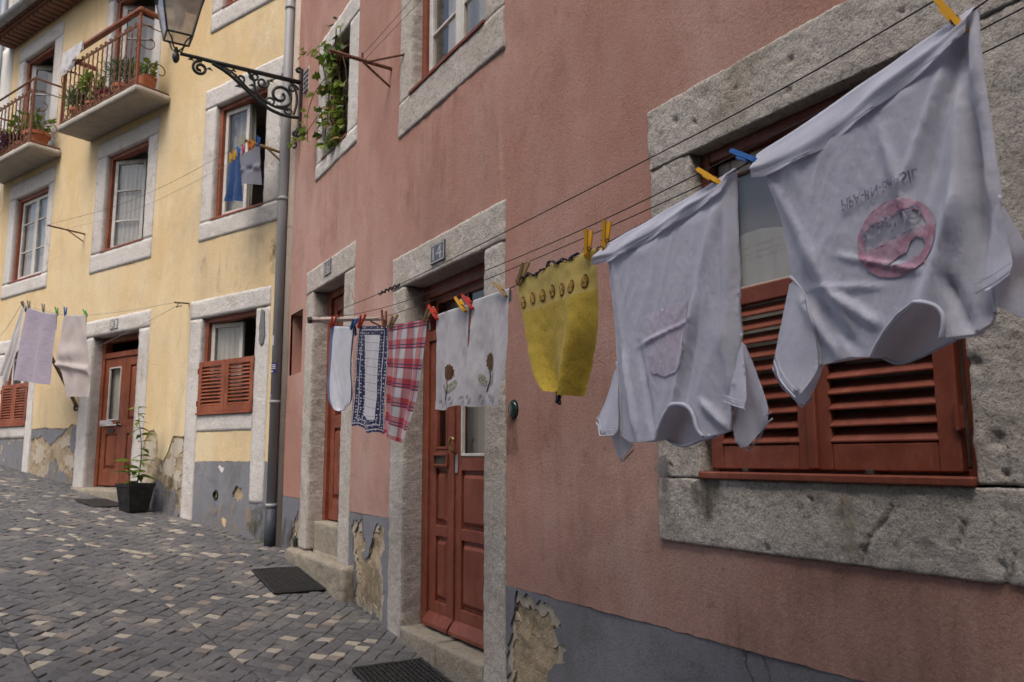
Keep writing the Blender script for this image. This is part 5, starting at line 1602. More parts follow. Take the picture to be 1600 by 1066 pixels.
oR, pR = sheet('tea_towel', PW, [(3.036, 2.368), (3.06, 2.15), (3.10, 1.922)], [(2.726, 2.366), (2.735, 2.10), (2.80, 1.897)], .5, drape(1.2, .2, .018, .010, 5.), 'linen', bot=lambda u: -.008 * math.sin(u * 7), label='right of the two white tea towels with embroidered brown tulip', cat='towel', group=LG)
def uvdecal(par, pos, pts, off, mat, name, sp=.02, asp=1.0):
    P, T = cdt([pts], sp)
    mb = MB(PW)
    mb.add([pos(u, v, off) for u, v in P], [tuple(int(i) for i in t) for t in T])
    return mb.build(name, mat, par, smooth=True)
def ell(cu, cv, ru, rv, rot=0., n=18, spike=0.):
    o = []
    for i in range(n):
        t = 6.283 * i / n
        k = 1 + (spike * (1 if i % 2 else -1))
        x, y = ru * k * math.cos(t), rv * k * math.sin(t)
        o.append((cu + x * math.cos(rot) - y * math.sin(rot) * .9, cv + x * math.sin(rot) + y * math.cos(rot)))
    return o
for par, pos, cu, cv in ((oL, pL, .52, .64), (oR, pR, .55, .60)):
    uvdecal(par, pos, ell(cu, cv, .13, .078, .1, 22, .09), .0025, 'ink_brown', 'embroidered_flower', .03)
    uvdecal(par, pos, ell(cu - .16, cv + .16, .11, .045, .35, 16), .002, 'ink_leaf', 'embroidered_leaf', .03)
    uvdecal(par, pos, ell(cu + .10, cv + .15, .12, .05, -.35, 16), .002, 'ink_leaf', 'embroidered_leaf', .03)
    st = MB(PW); st.tube([pos(cu - .02 + .03 * math.sin(k * .5), cv + .08 + k * .022, .003) for k in range(10)], .0022, 5); st.build('embroidered_stem', 'ink_brown', par)
    cut = MB(PW)
    for q in range(4):
        for ring in (.06, .035):
            cut.tube([pos(min(.98, max(.02, .14 + q * .24 + ring * math.cos(t))), .935 + ring * .7 * math.sin(t), .001) for t in np.linspace(0, 6.283, 14)], .0009, 4)
    cut.build('lace_band', 'linen', par)
# yellow terry towel
oY, pY = sheet('hand_towel', PW, [(2.668, 2.372), (2.633, 2.273), (2.60, 2.18), (2.551, 2.061), (2.49, 1.965), (2.45, 1.935)], [(2.141, 2.405), (2.15, 2.28), (2.168, 2.138), (2.236, 2.022), (2.29, 1.905)], .5,
               lambda u, v: .035 * math.exp(-((u - .72 - .05 * v) / .07) ** 2) * v + .022 * v * math.sin(6.28 * (1.6 * u + .25 * v)) - .03 * max(0, u - .8) * 5 * v + .012 * nz(u * 3, v * 2, 9.) * (.3 + v) + .003 * nz(u * 16, v * 12), 'yterry', top=lambda u: .012 * math.sin(u * 16) * (1 - u) + .006 * math.sin(u * 5), label='yellow terry hand towel with a row of orange slices and navy trim', cat='towel', group=LG)
tr = MB(PW)
for k in range(2):
    tr.tube([tuple(Vector(pY(u, 0)) + Vector((0, .004 * math.sin(u * 70 + k * 2), .006 + .004 * k + .006 * math.sin(u * 42 + k)))) for u in np.linspace(.0, .80, 70)], .0032, 6)
tr.build('ruffled_trim', 'trim', oY, smooth=True)
tb = MB(PW)
for k in range(3):
    tb.tube([tuple(Vector(pY(.52 + .1 * k, 1.0)) + Vector((0, .004, .012 - .0 * j))) if j == 0 else tuple(Vector(pY(.56 + .06 * k, 1.0)) + Vector((.004 * math.sin(j + k), .006 * math.cos(j * 2 + k), -.009 * j))) for j in range(5)], [.006, .010, .009, .007, .004], 6)
tb.build('trim_corner', 'trim', oY, smooth=True)
for k in range(7):
    cu, cv = .05 + .137 * k, .19 - .012 * math.sin(k)
    uvdecal(oY, pY, ell(cu, cv, .038, .050, .2, 16), .0022, 'ink_brown', 'orange_slice', .03)
    uvdecal(oY, pY, ell(cu, cv, .030, .040, .2, 16), .0034, 'ink_orange', 'orange_slice_pulp', .03)
    for a_ in (0, 1.05, 2.1):
        MB(PW).tube([pY(cu + q * .03 * math.cos(a_), cv + q * .042 * math.sin(a_), .0044) for q in (-1, 0, 1)], .0012, 4).build('slice_line', 'yterry', oY)

# ---- T-shirts hung upside down by the hem
def seg_dist(P, segs):
    d = np.full(len(P), 9.)
    for (p, q) in segs:
        p, q = np.array(p), np.array(q)
        v = q - p
        t = np.clip(((P - p) @ v) / max(1e-9, v @ v), 0, 1)
        d = np.minimum(d, np.linalg.norm(P - (p + t[:, None] * v), axis=1))
    return d
def sstep(x): x = np.clip(x, 0, 1); return x * x * (3 - 2 * x)
def chain(pts): return list(zip(pts, pts[1:]))
def make_shirt(name, label, cfg):
    folds, sd_ = cfg['folds'], cfg['seed']
    def crease(a, z):
        h = .004 * nz(a * 4.0 + sd_, z * 1.4, sd_)
        wa = a + .03 * nz(a * 5, z * 5, sd_)
        for sx, sz, tl, am in ((11, 2.0, 4, .0034), (23, 5, 5, .0019), (47, 19, -11, .0014), (95, 45, 17, .0008)):
            h += am * ((1 - abs(nz(wa * sx + z * tl + sd_, z * sz, sx))) ** 4 - .45)
        for (p, q, w, amp) in folds:
            dx, dz = q[0] - p[0], q[1] - p[1]
            L2_ = dx * dx + dz * dz
            t = ((a - p[0]) * dx + (z - p[1]) * dz) / L2_
            if -.35 < t < 1.35:
                d = abs((a - p[0]) * dz - (z - p[1]) * dx) / math.sqrt(L2_) + .006 * nz(z * 7, a * 3, sd_)
                if abs(d) < 3.2 * w:
                    h += 1.7 * amp * math.exp(-(d / w) ** 2) * sm((t + .35) / .5) * sm((1.35 - t) / .5)
        return h
    root = thing(name, label, 't-shirt', PW(np.mean([p[0] for p in cfg['hem']]), .5, min(p[1] for p in cfg['back'])), LG)
    closed = chain(cfg['left']) + chain(cfg['right'])
    def panel(nm, poly, off, bulge, sp=.008, mat='shirt', closed_=None, zt=None):
        lp = subdiv(poly, sp)
        P, T = cdt([lp], sp)
        d = seg_dist(P, closed_ or closed)
        dh = seg_dist(P, chain(cfg['hem']))
        b = bulge * sstep(d / .10) * sstep(dh / .10)
        mb = MB(PW)
        mb.add([(a, .5 + off + b[i] + crease(a, z) * (.25 + .75 * float(sstep(np.array(dh[i] / .06)))), z) for i, (a, z) in enumerate(P)], [tuple(int(k) for k in t) for t in T])
        return mb.build(nm, mat, root, smooth=True)
    panel('back_panel', cfg['back'], -.006, -.022)
    fp = panel('front_panel', cfg['front'], .0, .020)
    def front_n(a, z):
        P = np.array([[a, z]])
        d = seg_dist(P, closed)[0]; dh = seg_dist(P, chain(cfg['hem']))[0]
        return .5 + .020 * float(sstep(d / .10) * sstep(dh / .10)) + crease(a, z) * (.25 + .75 * float(sstep(dh / .06)))
    # hem folded forward over the line
    hem, low = cfg['hem'], cfg['low']
    K, N = 12, 70
    mb = MB(PW)
    for j in range(-3, K + 1):
        for i in range(N + 1):
            u = i / N
            t, l = interp(hem, u), interp(low, u)
            if j < 0:
                th = (j + 3) / 3 * math.pi * .5
                mb.v.append(PW(t[0], .5 - .004 + .013 * (1 - math.cos(th)) * .6, t[1] + .005 * math.sin(th) + .001))
            else:
                v = j / K
                a, z = t[0] + (l[0] - t[0]) * v, t[1] + .006 * (1 - v) + (l[1] - t[1]) * v
                mb.v.append(PW(a, .506 + .018 * sm(v * 1.6) + .006 * math.sin(u * 19 + v * 3) * v * cfg.get('hw', 1) + .004 * nz(u * 7, v * 2, sd_) + .005 * math.exp(-((v - .62 - .1 * math.sin(u * 5)) / .10) ** 2), z))
    mb.f = [(j * (N + 1) + i, j * (N + 1) + i + 1, (j + 1) * (N + 1) + i + 1, (j + 1) * (N + 1) + i) for j in range(K + 3) for i in range(N)]
    mb.mi = [0] * len(mb.f)
    mb.build('folded_hem', 'shirt', root, smooth=True)
    stc = MB(PW)
    stc.tube([(t[0] + (l[0] - t[0]) * .93, .5325 + .004 * math.sin(u * 19), t[1] + (l[1] - t[1]) * .93) for u in np.linspace(.03, .97, 40) for t, l in [(interp(hem, u), interp(low, u))]], .0011, 4)
    stc.build('hem_stitching', 'shirt', root)
    # collar
    nk = smooth_path(cfg['neck'], 2)
    MB(PW).tube([(a, front_n(a, z) + .006, z) for a, z in nk], .0065, 8, flat=.6).build('collar', 'shirt', root, smooth=True)
    nbk = smooth_path(cfg['neckback'], 2)
    MB(PW).tube([(a, .476 + crease(a, z), z) for a, z in nbk], .0065, 8, flat=.6).build('collar', 'shirt', root, smooth=True)
    for arm in cfg['arms']:
        for which, sgn in (('fp', 1), ('bp', -1)):
            poly = smooth_poly(arm[which], 1)
            lp = subdiv(poly, .011)
            P, T = cdt([lp], .011)
            d = seg_dist(P, chain(arm['closed']))
            dv = seg_dist(P, chain(arm['seam']))
            mb = MB(PW)
            mb.add([(a, .5 + arm.get('off', .0) + sgn * arm['b'] * float(sstep(d[i] / .085)) * (.35 + .65 * float(sstep(dv[i] / .15))) + crease(a, z) * .8, z) for i, (a, z) in enumerate(P)], [tuple(int(k) for k in t) for t in T])
            mb.build('sleeve', 'shirt', root, smooth=True)
            hl = MB(PW)
            for dd in (.0, .018):
                hl.tube([(a, .5 + arm.get('off', 0) + sgn * arm['b'] * .98 * float(sstep(seg_dist(np.array([[a, z]]), chain(arm['closed']))[0] / .085)) + crease(a, z) * .8 + sgn * .001, z)
                         for a, z in [(x + arm['in'][0] * dd, y + arm['in'][1] * dd) for x, y in subdiv(arm['h' + which], .012, closed=False)]], .0022 if dd == 0 else .0012, 5)
            hl.build('sleeve_hem', 'shirt', root)
        MB(PW).tube([(a, front_n(a, z) + .002, z) for a, z in smooth_path(arm['seam'], 2)], .0035, 6).build('armhole_seam', 'shirt', root, smooth=True)
    return root, front_n
A_hem = [(1.424, 2.484), (1.266, 2.512), (1.101, 2.548), (.956, 2.579), (.835, 2.603)]
A_low = [(1.428, 2.424), (1.395, 2.417), (1.215, 2.425), (1.037, 2.48), (.909, 2.523), (.848, 2.553)]
A_left = [(1.415, 2.48), (1.397, 2.416), (1.364, 2.308), (1.346, 2.204), (1.342, 2.143)]
A_seamL = [(1.342, 2.143), (1.300, 2.100), (1.270, 2.02), (1.262, 1.94), (1.262, 1.913)]
A_right = [(.832, 2.60), (.832, 2.455), (.826, 2.291), (.822, 2.203)]
A_seamR = [(.822, 2.203), (.838, 2.13), (.852, 2.05), (.853, 1.974)]
A_neck = [(1.112, 1.914), (1.098, 1.935), (1.078, 1.958), (1.05, 1.99), (1.02, 2.010), (.985, 2.017), (.955, 2.006), (.942, 1.985), (.942, 1.96), (.950, 1.936)]
A_nback = [(1.112, 1.914), (1.08, 1.897), (1.04, 1.905), (.992, 1.921), (.950, 1.936)]
A_body_tail = [(.862, 1.955), (.894, 1.938)]
A = dict(seed=3.1, hem=A_hem, low=A_low, left=A_left + A_seamL[1:], right=A_right + A_seamR[1:], neck=A_neck, neckback=A_nback,
         front=A_hem + A_right + A_seamR[1:] + A_body_tail + A_neck[::-1] + [(1.167, 1.921)] + A_seamL[::-1] + A_left[1:-1][::-1],
         back=A_hem + A_right + A_seamR[1:] + A_body_tail + A_nback[::-1] + [(1.167, 1.921)] + A_seamL[::-1] + A_left[1:-1][::-1],
         folds=[((.845, 2.57), (.90, 2.20), .018, .014), ((.90, 2.20), (.985, 2.00), .02, .014), ((.86, 2.54), (.865, 2.15), .016, -.014), ((.875, 2.54), (.96, 2.25), .014, -.008), ((.845, 2.5), (.842, 2.2), .010, .010), ((.90, 2.5), (1.0, 2.3), .012, .006),
                ((1.38, 2.40), (1.20, 2.05), .02, .006), ((1.30, 2.07), (1.22, 1.95), .012, .008), ((1.24, 2.05), (1.16, 1.95), .012, -.008), ((1.20, 2.07), (1.10, 1.99), .010, .007), ((1.16, 2.15), (1.0, 2.09), .006, .004), ((1.27, 2.10), (1.10, 2.07), .006, .004), ((1.05, 2.4), (1.0, 2.2), .012, .005), ((.93, 2.05), (.90, 1.95), .012, -.01)],
         arms=[dict(fp=[(1.342, 2.143), (1.367, 2.069), (1.405, 1.935), (1.385, 1.90), (1.318, 1.838), (1.285, 1.875), (1.262, 1.908)] + A_seamL[::-1][1:-1],
                    bp=[(1.342, 2.143), (1.367, 2.069), (1.412, 1.925), (1.402, 1.868), (1.353, 1.819), (1.318, 1.838), (1.262, 1.908)] + A_seamL[::-1][1:-1],
                    hfp=[(1.405, 1.935), (1.385, 1.90), (1.318, 1.838)], hbp=[(1.412, 1.925), (1.402, 1.868), (1.353, 1.819), (1.318, 1.838)],
                    closed=[(1.342, 2.143), (1.41, 1.925)], seam=A_seamL, b=.03, **{'in': (-.25, .95)}),
               dict(fp=[(.822, 2.203), (.812, 2.116), (.800, 2.045), (.830, 2.026), (.865, 2.012), (.853, 2.06), (.840, 2.13)],
                    bp=[(.822, 2.203), (.780, 2.095), (.735, 1.98), (.765, 1.93), (.815, 1.965), (.853, 1.99), (.850, 2.06), (.838, 2.13)],
                    hfp=[(.800, 2.045), (.830, 2.026), (.865, 2.012)], hbp=[(.735, 1.98), (.765, 1.93), (.815, 1.965)],
                    closed=[(.822, 2.203), (.80, 2.10)], seam=A_seamR, b=.028, off=.012, **{'in': (.1, .95)})])
shirtA, fnA = make_shirt('t_shirt', 'white t-shirt with faded red round print hung upside down, nearest the camera', A)
B_hem = [(2.10, 2.392), (1.928, 2.41), (1.715, 2.437), (1.601, 2.452), (1.503, 2.472)]
B_low = [(2.14, 2.337), (2.041, 2.332), (1.856, 2.354), (1.718, 2.377), (1.604, 2.401), (1.532, 2.416), (1.512, 2.447)]
B_left = [(2.095, 2.39), (2.082, 2.323), (2.055, 2.144), (2.044, 2.002)]
B_seamL = [(2.044, 2.002), (2.034, 1.93), (2.028, 1.84), (2.028, 1.757)]
B_right = [(1.503, 2.470), (1.510, 2.281), (1.520, 2.131), (1.511, 2.021)]
B_seamR = [(1.511, 2.021), (1.535, 1.94), (1.555, 1.85), (1.565, 1.765)]
B_neck = [(1.842, 1.748), (1.828, 1.78), (1.811, 1.806), (1.785, 1.832), (1.755, 1.847), (1.720, 1.846), (1.690, 1.832), (1.672, 1.806), (1.666, 1.772), (1.645, 1.752)]
B_nback = [(1.842, 1.748), (1.80, 1.729), (1.755, 1.728), (1.70, 1.745), (1.645, 1.752)]
B = dict(seed=8.7, hem=B_hem, low=B_low, left=B_left + B_seamL[1:], right=B_right + B_seamR[1:], neck=B_neck, neckback=B_nback, hw=1.3,
         front=B_hem + B_right + B_seamR[1:] + B_neck[::-1] + [(1.90, 1.742), (1.97, 1.742)] + B_seamL[::-1] + B_left[1:-1][::-1],
         back=B_hem + B_right + B_seamR[1:] + B_nback[::-1] + [(1.90, 1.742), (1.97, 1.742)] + B_seamL[::-1] + B_left[1:-1][::-1],
         folds=[((1.55, 2.42), (1.66, 2.10), .02, .008), ((1.66, 2.10), (1.75, 1.87), .016, .010), ((1.62, 2.2), (1.70, 1.90), .012, -.006), ((1.53, 2.40), (1.56, 1.95), .016, .010), ((1.52, 2.2), (1.54, 1.90), .010, -.008), ((2.04, 2.3), (1.98, 1.9), .02, .006), ((1.98, 1.98), (1.94, 1.78), .012, .008), ((1.90, 2.0), (1.86, 1.80), .012, -.006), ((1.88, 2.04), (1.68, 2.08), .006, .004), ((1.64, 1.84), (1.58, 1.78), .010, .008)],
         arms=[dict(fp=[(2.044, 2.002), (2.105, 1.887), (2.160, 1.812), (2.105, 1.765), (2.035, 1.765), (2.028, 1.84), (2.034, 1.93)],
                    bp=[(2.044, 2.002), (2.105, 1.887), (2.166, 1.808), (2.101, 1.748), (2.071, 1.682), (2.015, 1.718), (1.985, 1.746), (2.028, 1.757), (2.028, 1.84), (2.034, 1.93)],
                    hfp=[(2.160, 1.812), (2.105, 1.765), (2.035, 1.765)], hbp=[(2.166, 1.808), (2.101, 1.748), (2.071, 1.682), (2.015, 1.718)],
                    closed=[(2.044, 2.002), (2.163, 1.81)], seam=B_seamL, b=.032, **{'in': (-.2, .95)}),
               dict(fp=[(1.511, 2.021), (1.500, 1.93), (1.490, 1.82), (1.530, 1.835), (1.552, 1.842), (1.552, 1.86), (1.535, 1.94)],
                    bp=[(1.511, 2.021), (1.455, 1.894), (1.424, 1.792), (1.478, 1.765), (1.539, 1.712), (1.570, 1.747), (1.558, 1.85), (1.535, 1.94)],
                    hfp=[(1.490, 1.82), (1.530, 1.835), (1.552, 1.842)], hbp=[(1.424, 1.792), (1.478, 1.765), (1.539, 1.712), (1.570, 1.747)],
                    closed=[(1.511, 2.021), (1.46, 1.90), (1.43, 1.80)], seam=B_seamR, b=.034, **{'in': (.05, .95)})])
shirtB, fnB = make_shirt('t_shirt', 'white t-shirt with pale pink patch hung upside down, second from the camera', B)
def print_on(root, fn, loops, off, mat, name, sp=.0055):
    P, T = cdt(loops, sp)
    mb = MB(PW)
    mb.add([(a, fn(a, z) + off, z) for a, z in P], [tuple(int(i) for i in t) for t in T])
    return mb.build(name, mat, root, smooth=True)
# round red print: ring, disc, band with lettering
pc, pr_ = (1.036, 2.166), .093
def reg(k, r_, rot=0., sx=1., sy=.94): return [(pc[0] + r_ * sx * math.cos(6.283 * i / k + rot), pc[1] + r_ * sy * math.sin(6.283 * i / k + rot)) for i in range(k)]
def oct_(r_): return subdiv(smooth_poly(reg(8, r_, math.pi / 8), 2), .012)
def clip_band(lo_, hi_, r_):
    """part of the disc between two slanted lines"""
    out = []
    for (a, z) in reg(72, r_): 
        t = (a - pc[0]) * -.17 + 0
        zz = z - pc[1] - t
        out.append((a, pc[1] + t + min(max(zz, lo_), hi_)))
    keep = []
    for p in out:
        if not keep or math.hypot(p[0] - keep[-1][0], p[1] - keep[-1][1]) > 1e-4: keep.append(p)
    return keep
print_on(shirtA, fnA, [oct_(pr_ * 1.06), oct_(pr_ * .86)], .003, 'ink_red', 'print_ring')
print_on(shirtA, fnA, [clip_band(.050, .09, pr_ * .82)], .003, 'ink_red', 'print_disc')
dol = [(1.00, 2.150), (.985, 2.158), (.972, 2.15), (.966, 2.13), (.974, 2.112), (.965, 2.09), (.980, 2.106), (.992, 2.118), (1.012, 2.108), (1.04, 2.105), (1.052, 2.098), (1.05, 2.112), (1.03, 2.124), (1.01, 2.128)]
print_on(shirtA, fnA, [clip_band(-.09, -.004, pr_ * .82), subdiv(dol[::-1], .006)], .003, 'ink_red', 'print_disc')
for z_ in (.045, .001):
    print_on(shirtA, fnA, [clip_band(z_ - .0012, z_ + .0012, pr_ * .80)], .0031, 'ink_red', 'print_line')
def lettering(root, fn, txt, p0, p1, h, mat):
    V, F = text_mesh(txt, 1.0, 3)
    x0 = min(v[0] for v in V); w = max(v[0] for v in V) - x0; H = max(v[1] for v in V)
    mb = MB(PW)
    VV = []
    for x, y in V:
        t = (x - x0) / w
        a, z = p0[0] + (p1[0] - p0[0]) * t, p0[1] + (p1[1] - p0[1]) * t + h * (1 - y / H)
        VV.append((a, fn(a, z) + .0075, z))
    mb.add(VV, F)
    mb.build('print_lettering', mat, root)
lettering(shirtA, fnA, 'PIPA-RN-BRASIL', (1.160, 2.258), (.972, 2.276), .027, 'ink_dark')
lettering(shirtA, fnA, 'PERDIDO', (1.112, 2.176), (.972, 2.196), .030, 'ink_dark')
patch = subdiv([(1.873, 2.122), (1.69, 2.143), (1.695, 2.0), (1.715, 1.945), (1.79, 1.93), (1.85, 1.945), (1.868, 2.03)], .012)
print_on(shirtB, fnB, [patch], .0028, 'ink_pink', 'print_patch', .0055)
# washing in front of the yellow house
YG = 'laundry in front of the yellow house'
sheet('bath_towel', YW, [(4.585, 3.635), (4.68, 3.2), (4.775, 2.70)], [(3.722, 3.455), (3.77, 3.0), (3.81, 2.585)], .6, drape(1.6, .2, .03, .02, 11.), 'lavender', flap=.2, top=lambda u: -.02 * math.sin(u * 3.1), label='ribbed lavender bath towel in front of the yellow house', cat='towel', group=YG)
sheet('cotton_shirt', YW, [(3.585, 3.43), (3.68, 2.9), (3.55, 2.75), (3.45, 2.6), (3.40, 2.42)], [(3.02, 3.362), (2.93, 2.9), (2.86, 2.65), (2.815, 2.395)], .57, lambda u, v: .03 * math.sin(6.28 * (u * 1.4 + v * .6)) * v + .05 * math.exp(-((v - .45) / .09) ** 2) * math.exp(-((u - .35) / .3) ** 2) + .04 * math.exp(-((v - .58 - .1 * u) / .04) ** 2) + .015 * nz(u * 5, v * 5, 3.), 'beige', flap=.15, label='crumpled beige shirt hanging beside the yellow house door', cat='shirt', group=YG)
sheet('white_cloth', YW, [(4.76, 3.70), (5.0, 3.3), (5.35, 2.83)], [(4.70, 3.68), (4.82, 3.2), (5.08, 2.70)], .58, drape(1.5, .1, .025, .015, 13.), 'white_rag', flap=.05, label='long narrow white cloth gathered at the tip of the wooden pole', cat='cloth', group=YG)
wire('short cord at the drainpipe carrying the denim shorts and grey cloth', YW, [(.32, .35, 4.93), (.50, .32, 4.80), (.66, .30, 4.765), (1.0, .1, 4.8)], .002, 'cord', 1)
sheet('denim_shorts', YW, [(.64, 4.775), (.66, 4.55), (.69, 4.36)], [(.445, 4.82), (.42, 4.55), (.40, 4.33)], .31, drape(1.5, .1, .02, .01, 15.), 'denim', flap=.05, bot=lambda u: -.02 * u, label='blue denim shorts pegged below the yellow wooden bracket', cat='shorts', group=YG)
sheet('grey_cloth', YW, [(.44, 4.80), (.40, 4.65), (.375, 4.46)], [(.10, 4.83), (.09, 4.6), (.085, 4.42)], .33, lambda u, v: .05 * math.sin(u * 4) * v + .03 * math.exp(-((v - .55) / .07) ** 2) * math.sin(u * 9), 'greycloth', flap=.05, label='grey cloth pegged between the denim shorts and the drainpipe', cat='cloth', group=YG)
sheet('white_cloth', YW, [(4.47, 7.165), (4.455, 7.0), (4.42, 6.82)], [(3.90, 7.165), (3.93, 7.0), (4.08, 6.92)], .465, drape(2.1, .3, .02, .02, 17.), 'white_rag', flap=.12, bot=lambda u: .03 * math.sin(u * 9), label='white cloth thrown over the handrail of the right balcony', cat='cloth', group=YG)

# ---- clothes pegs
def peg_proto(col):
    t = bpy.data.objects.new('clothes_peg', None)
    for sg in (1, -1):
        mb = MB()
        prof = [(-.022, .0028, .004), (-.010, .0062, .0048), (.008, .0075, .0050), (.030, .0098, .0050), (.056, .0125, .0046)]   # z, centre offset, half width
        V = []
        for z, off, hw in prof:
            th = .0030 if z > -.02 else .0018
            for (dx, dy) in ((-th, -hw), (th, -hw), (th, hw), (-th, hw)):
                V.append((sg * off + dx, dy, z))
        F = [(0, 3, 2, 1), (16, 17, 18, 19)]
        for i in range(4):
            for k in range(4): F.append((i * 4 + k, i * 4 + (k + 1) % 4, (i + 1) * 4 + (k + 1) % 4, (i + 1) * 4 + k))
        mb.add(V, F)
        me = bpy.data.meshes.new('peg_arm'); me.from_pydata(mb.v, [], mb.f); me.materials.append(M['peg_' + col])
        a = bpy.data.objects.new('peg_arm', me); a.parent = t
    mb = MB(); mb.tube([(.0105 * math.cos(k * .52), .0052, .006 + .0045 * math.sin(k * .52)) for k in range(13)], .0011, 5)
    mb.tube([(.0105 * math.cos(k * .52), -.0052, .006 + .0045 * math.sin(k * .52)) for k in range(13)], .0011, 5)
    me = bpy.data.meshes.new('peg_spring'); me.from_pydata(mb.v, [], mb.f); me.materials.append(M['dark_metal'])
    a = bpy.data.objects.new('peg_spring', me); a.parent = t
    return t
PROT = {}
def peg(col, fr, jaw, tail, n, label, scale=1.0, twist=.35):
    if col not in PROT: PROT[col] = peg_proto(col)
    o = copy_tree(PROT[col])
    tag(o, label, 'clothes peg', 'clothes pegs')
    j, t = fr(jaw[0], n, jaw[1]), fr(tail[0], n, tail[1])
    z = (t - j).normalized()
    x = (fr(0, 1, 0) - fr(0, 0, 0))
    x = (x - z * x.dot(z)).normalized()
    y = z.cross(x)
    x2 = x * math.cos(twist) + y * math.sin(twist)
    y2 = z.cross(x2)
    o.location = j + z * .022
    o.rotation_mode = 'QUATERNION'
    o.rotation_quaternion = Matrix((x2, y2, z)).transposed().to_quaternion()
    o.scale = (scale * 1.3,) * 3
for col, jaw, tail, lab in [
    ('yellow', (.858, 2.566), (.905, 2.648), 'large yellow peg at the top right corner of the nearest t-shirt'),
    ('blue', (1.416, 2.466), (1.501, 2.518), 'blue peg at the left corner of the nearest t-shirt'),
    ('yellow', (1.551, 2.447), (1.635, 2.511), 'yellow peg at the right corner of the second t-shirt'),
    ('yellow', (2.183, 2.375), (2.174, 2.44), 'yellow peg at the right end of the yellow towel'),
    ('yellow', (2.084, 2.380), (2.072, 2.447), 'yellow peg at the left corner of the second t-shirt'),
    ('wood', (2.740, 2.340), (2.815, 2.402), 'bare wooden peg at the right corner of the right tulip towel'),
    ('red', (3.027, 2.335), (3.119, 2.416), 'red peg at the left corner of the right tulip towel'),
    ('yellow', (3.10, 2.335), (3.19, 2.42), 'yellow peg at the right corner of the left tulip towel'),
    ('red', (3.385, 2.343), (3.465, 2.424), 'red peg at the left corner of the left tulip towel'),
    ('wood', (3.53, 2.352), (3.46, 2.40), 'wooden peg at the right corner of the plaid towel'),
    ('wood', (3.975, 2.385), (3.91, 2.428), 'pale wooden peg at the left corner of the plaid towel'),
    ('brown', (4.05, 2.395), (4.06, 2.46), 'brown peg at the right corner of the navy bordered cloth'),
    ('red', (4.455, 2.452), (4.40, 2.50), 'red peg at the left corner of the navy bordered cloth'),
    ('blue', (4.587, 2.461), (4.51, 2.505), 'blue peg at the right corner of the oval towel'),
    ('red', (4.98, 2.525), (4.91, 2.585), 'red peg at the left corner of the oval towel'),
    ('wood', (2.64, 2.369), (2.60, 2.42), 'wooden peg at the left end of the yellow towel')]:
    peg(col, PW, jaw, tail, .512, lab)
for col, jaw, tail, n, lab in [
    ('grey', (4.54, 3.62), (4.56, 3.70), .6, 'grey peg at the left corner of the lavender towel'),
    ('grey', (4.13, 3.53), (4.15, 3.61), .59, 'grey peg in the middle of the lavender towel'),
    ('green', (3.76, 3.45), (3.79, 3.53), .58, 'green peg at the right corner of the lavender towel'),
    ('blue', (3.55, 3.42), (3.56, 3.50), .577, 'blue peg at the left corner of the beige shirt'),
    ('green', (3.05, 3.365), (3.12, 3.44), .553, 'green peg at the right corner of the beige shirt'),
    ('yellow', (.62, 4.77), (.625, 4.85), .31, 'yellow peg at the left end of the denim shorts'),
    ('yellow', (.55, 4.79), (.56, 4.87), .31, 'second yellow peg on the denim shorts'),
    ('blue', (.47, 4.80), (.48, 4.88), .32, 'blue peg between the denim shorts and the grey cloth'),
    ('pink', (.38, 4.80), (.385, 4.88), .33, 'pink peg on the grey cloth by the drainpipe'),
    ('orange', (.28, 4.81), (.285, 4.89), .33, 'left orange peg on the grey cloth by the drainpipe'),
    ('orange', (.22, 4.815), (.225, 4.895), .33, 'right orange peg on the grey cloth by the drainpipe'),
    ('blue', (.12, 4.825), (.125, 4.905), .33, 'blue peg at the right end of the grey cloth by the drainpipe')]:
    peg(col, YW, jaw, tail, n, lab, 1.15)

# ================================================================ PLANTS
def leaf_shape(L=.09, Wd=.05, lobes=0, bend=.25):
    """a folded leaf in local coords, base at origin, tip along +X"""
    mb = MB()
    prof = [(0, .0), (.18, .75), (.42, 1.0), (.68, .72), (.88, .32), (1.0, 0)]
    if lobes: prof = [(0, .15), (.10, .95), (.25, .55), (.45, 1.1), (.58, .5), (.75, .55), (1.0, 0)]
    V = []
    for t, w in prof:
        z = -bend * L * t * t
        V += [(L * t, 0, z), (L * t, Wd / 2 * w, z + .12 * Wd * w), (L * t, -Wd / 2 * w, z + .12 * Wd * w)]
    F = []
    for i in range(len(prof) - 1):
        a, b = i * 3, i * 3 + 3
        F += [(a, b, b + 1, a + 1), (a, a + 2, b + 2, b)]
    mb.add(V, F)
    return mb
def put_leaves(par, mat, proto, spots):
    """spots: (pos, direction, scale, roll)"""
    me = bpy.data.meshes.new('leaf'); me.from_pydata(proto.v, [], proto.f)
    me.materials.append(M[mat]); me.polygons.foreach_set('use_smooth', [True] * len(me.polygons))
    b = base(par)
    for p, d, s, roll in spots:
        o = bpy.data.objects.new('leaf', me); COL.objects.link(o); o.parent = par
        x = Vector(d).normalized()
        up = Vector((0, 0, 1)) if abs(x.z) < .95 else Vector((0, 1, 0))
        y = up.cross(x).normalized(); z = x.cross(y)
        y2 = y * math.cos(roll) + z * math.sin(roll)
        o.rotation_mode = 'QUATERNION'
        o.rotation_quaternion = Matrix((x, y2, x.cross(y2))).transposed().to_quaternion()
        o.location = Vector(p) - b
        o.scale = (s,) * 3
rp = random.Random(5)
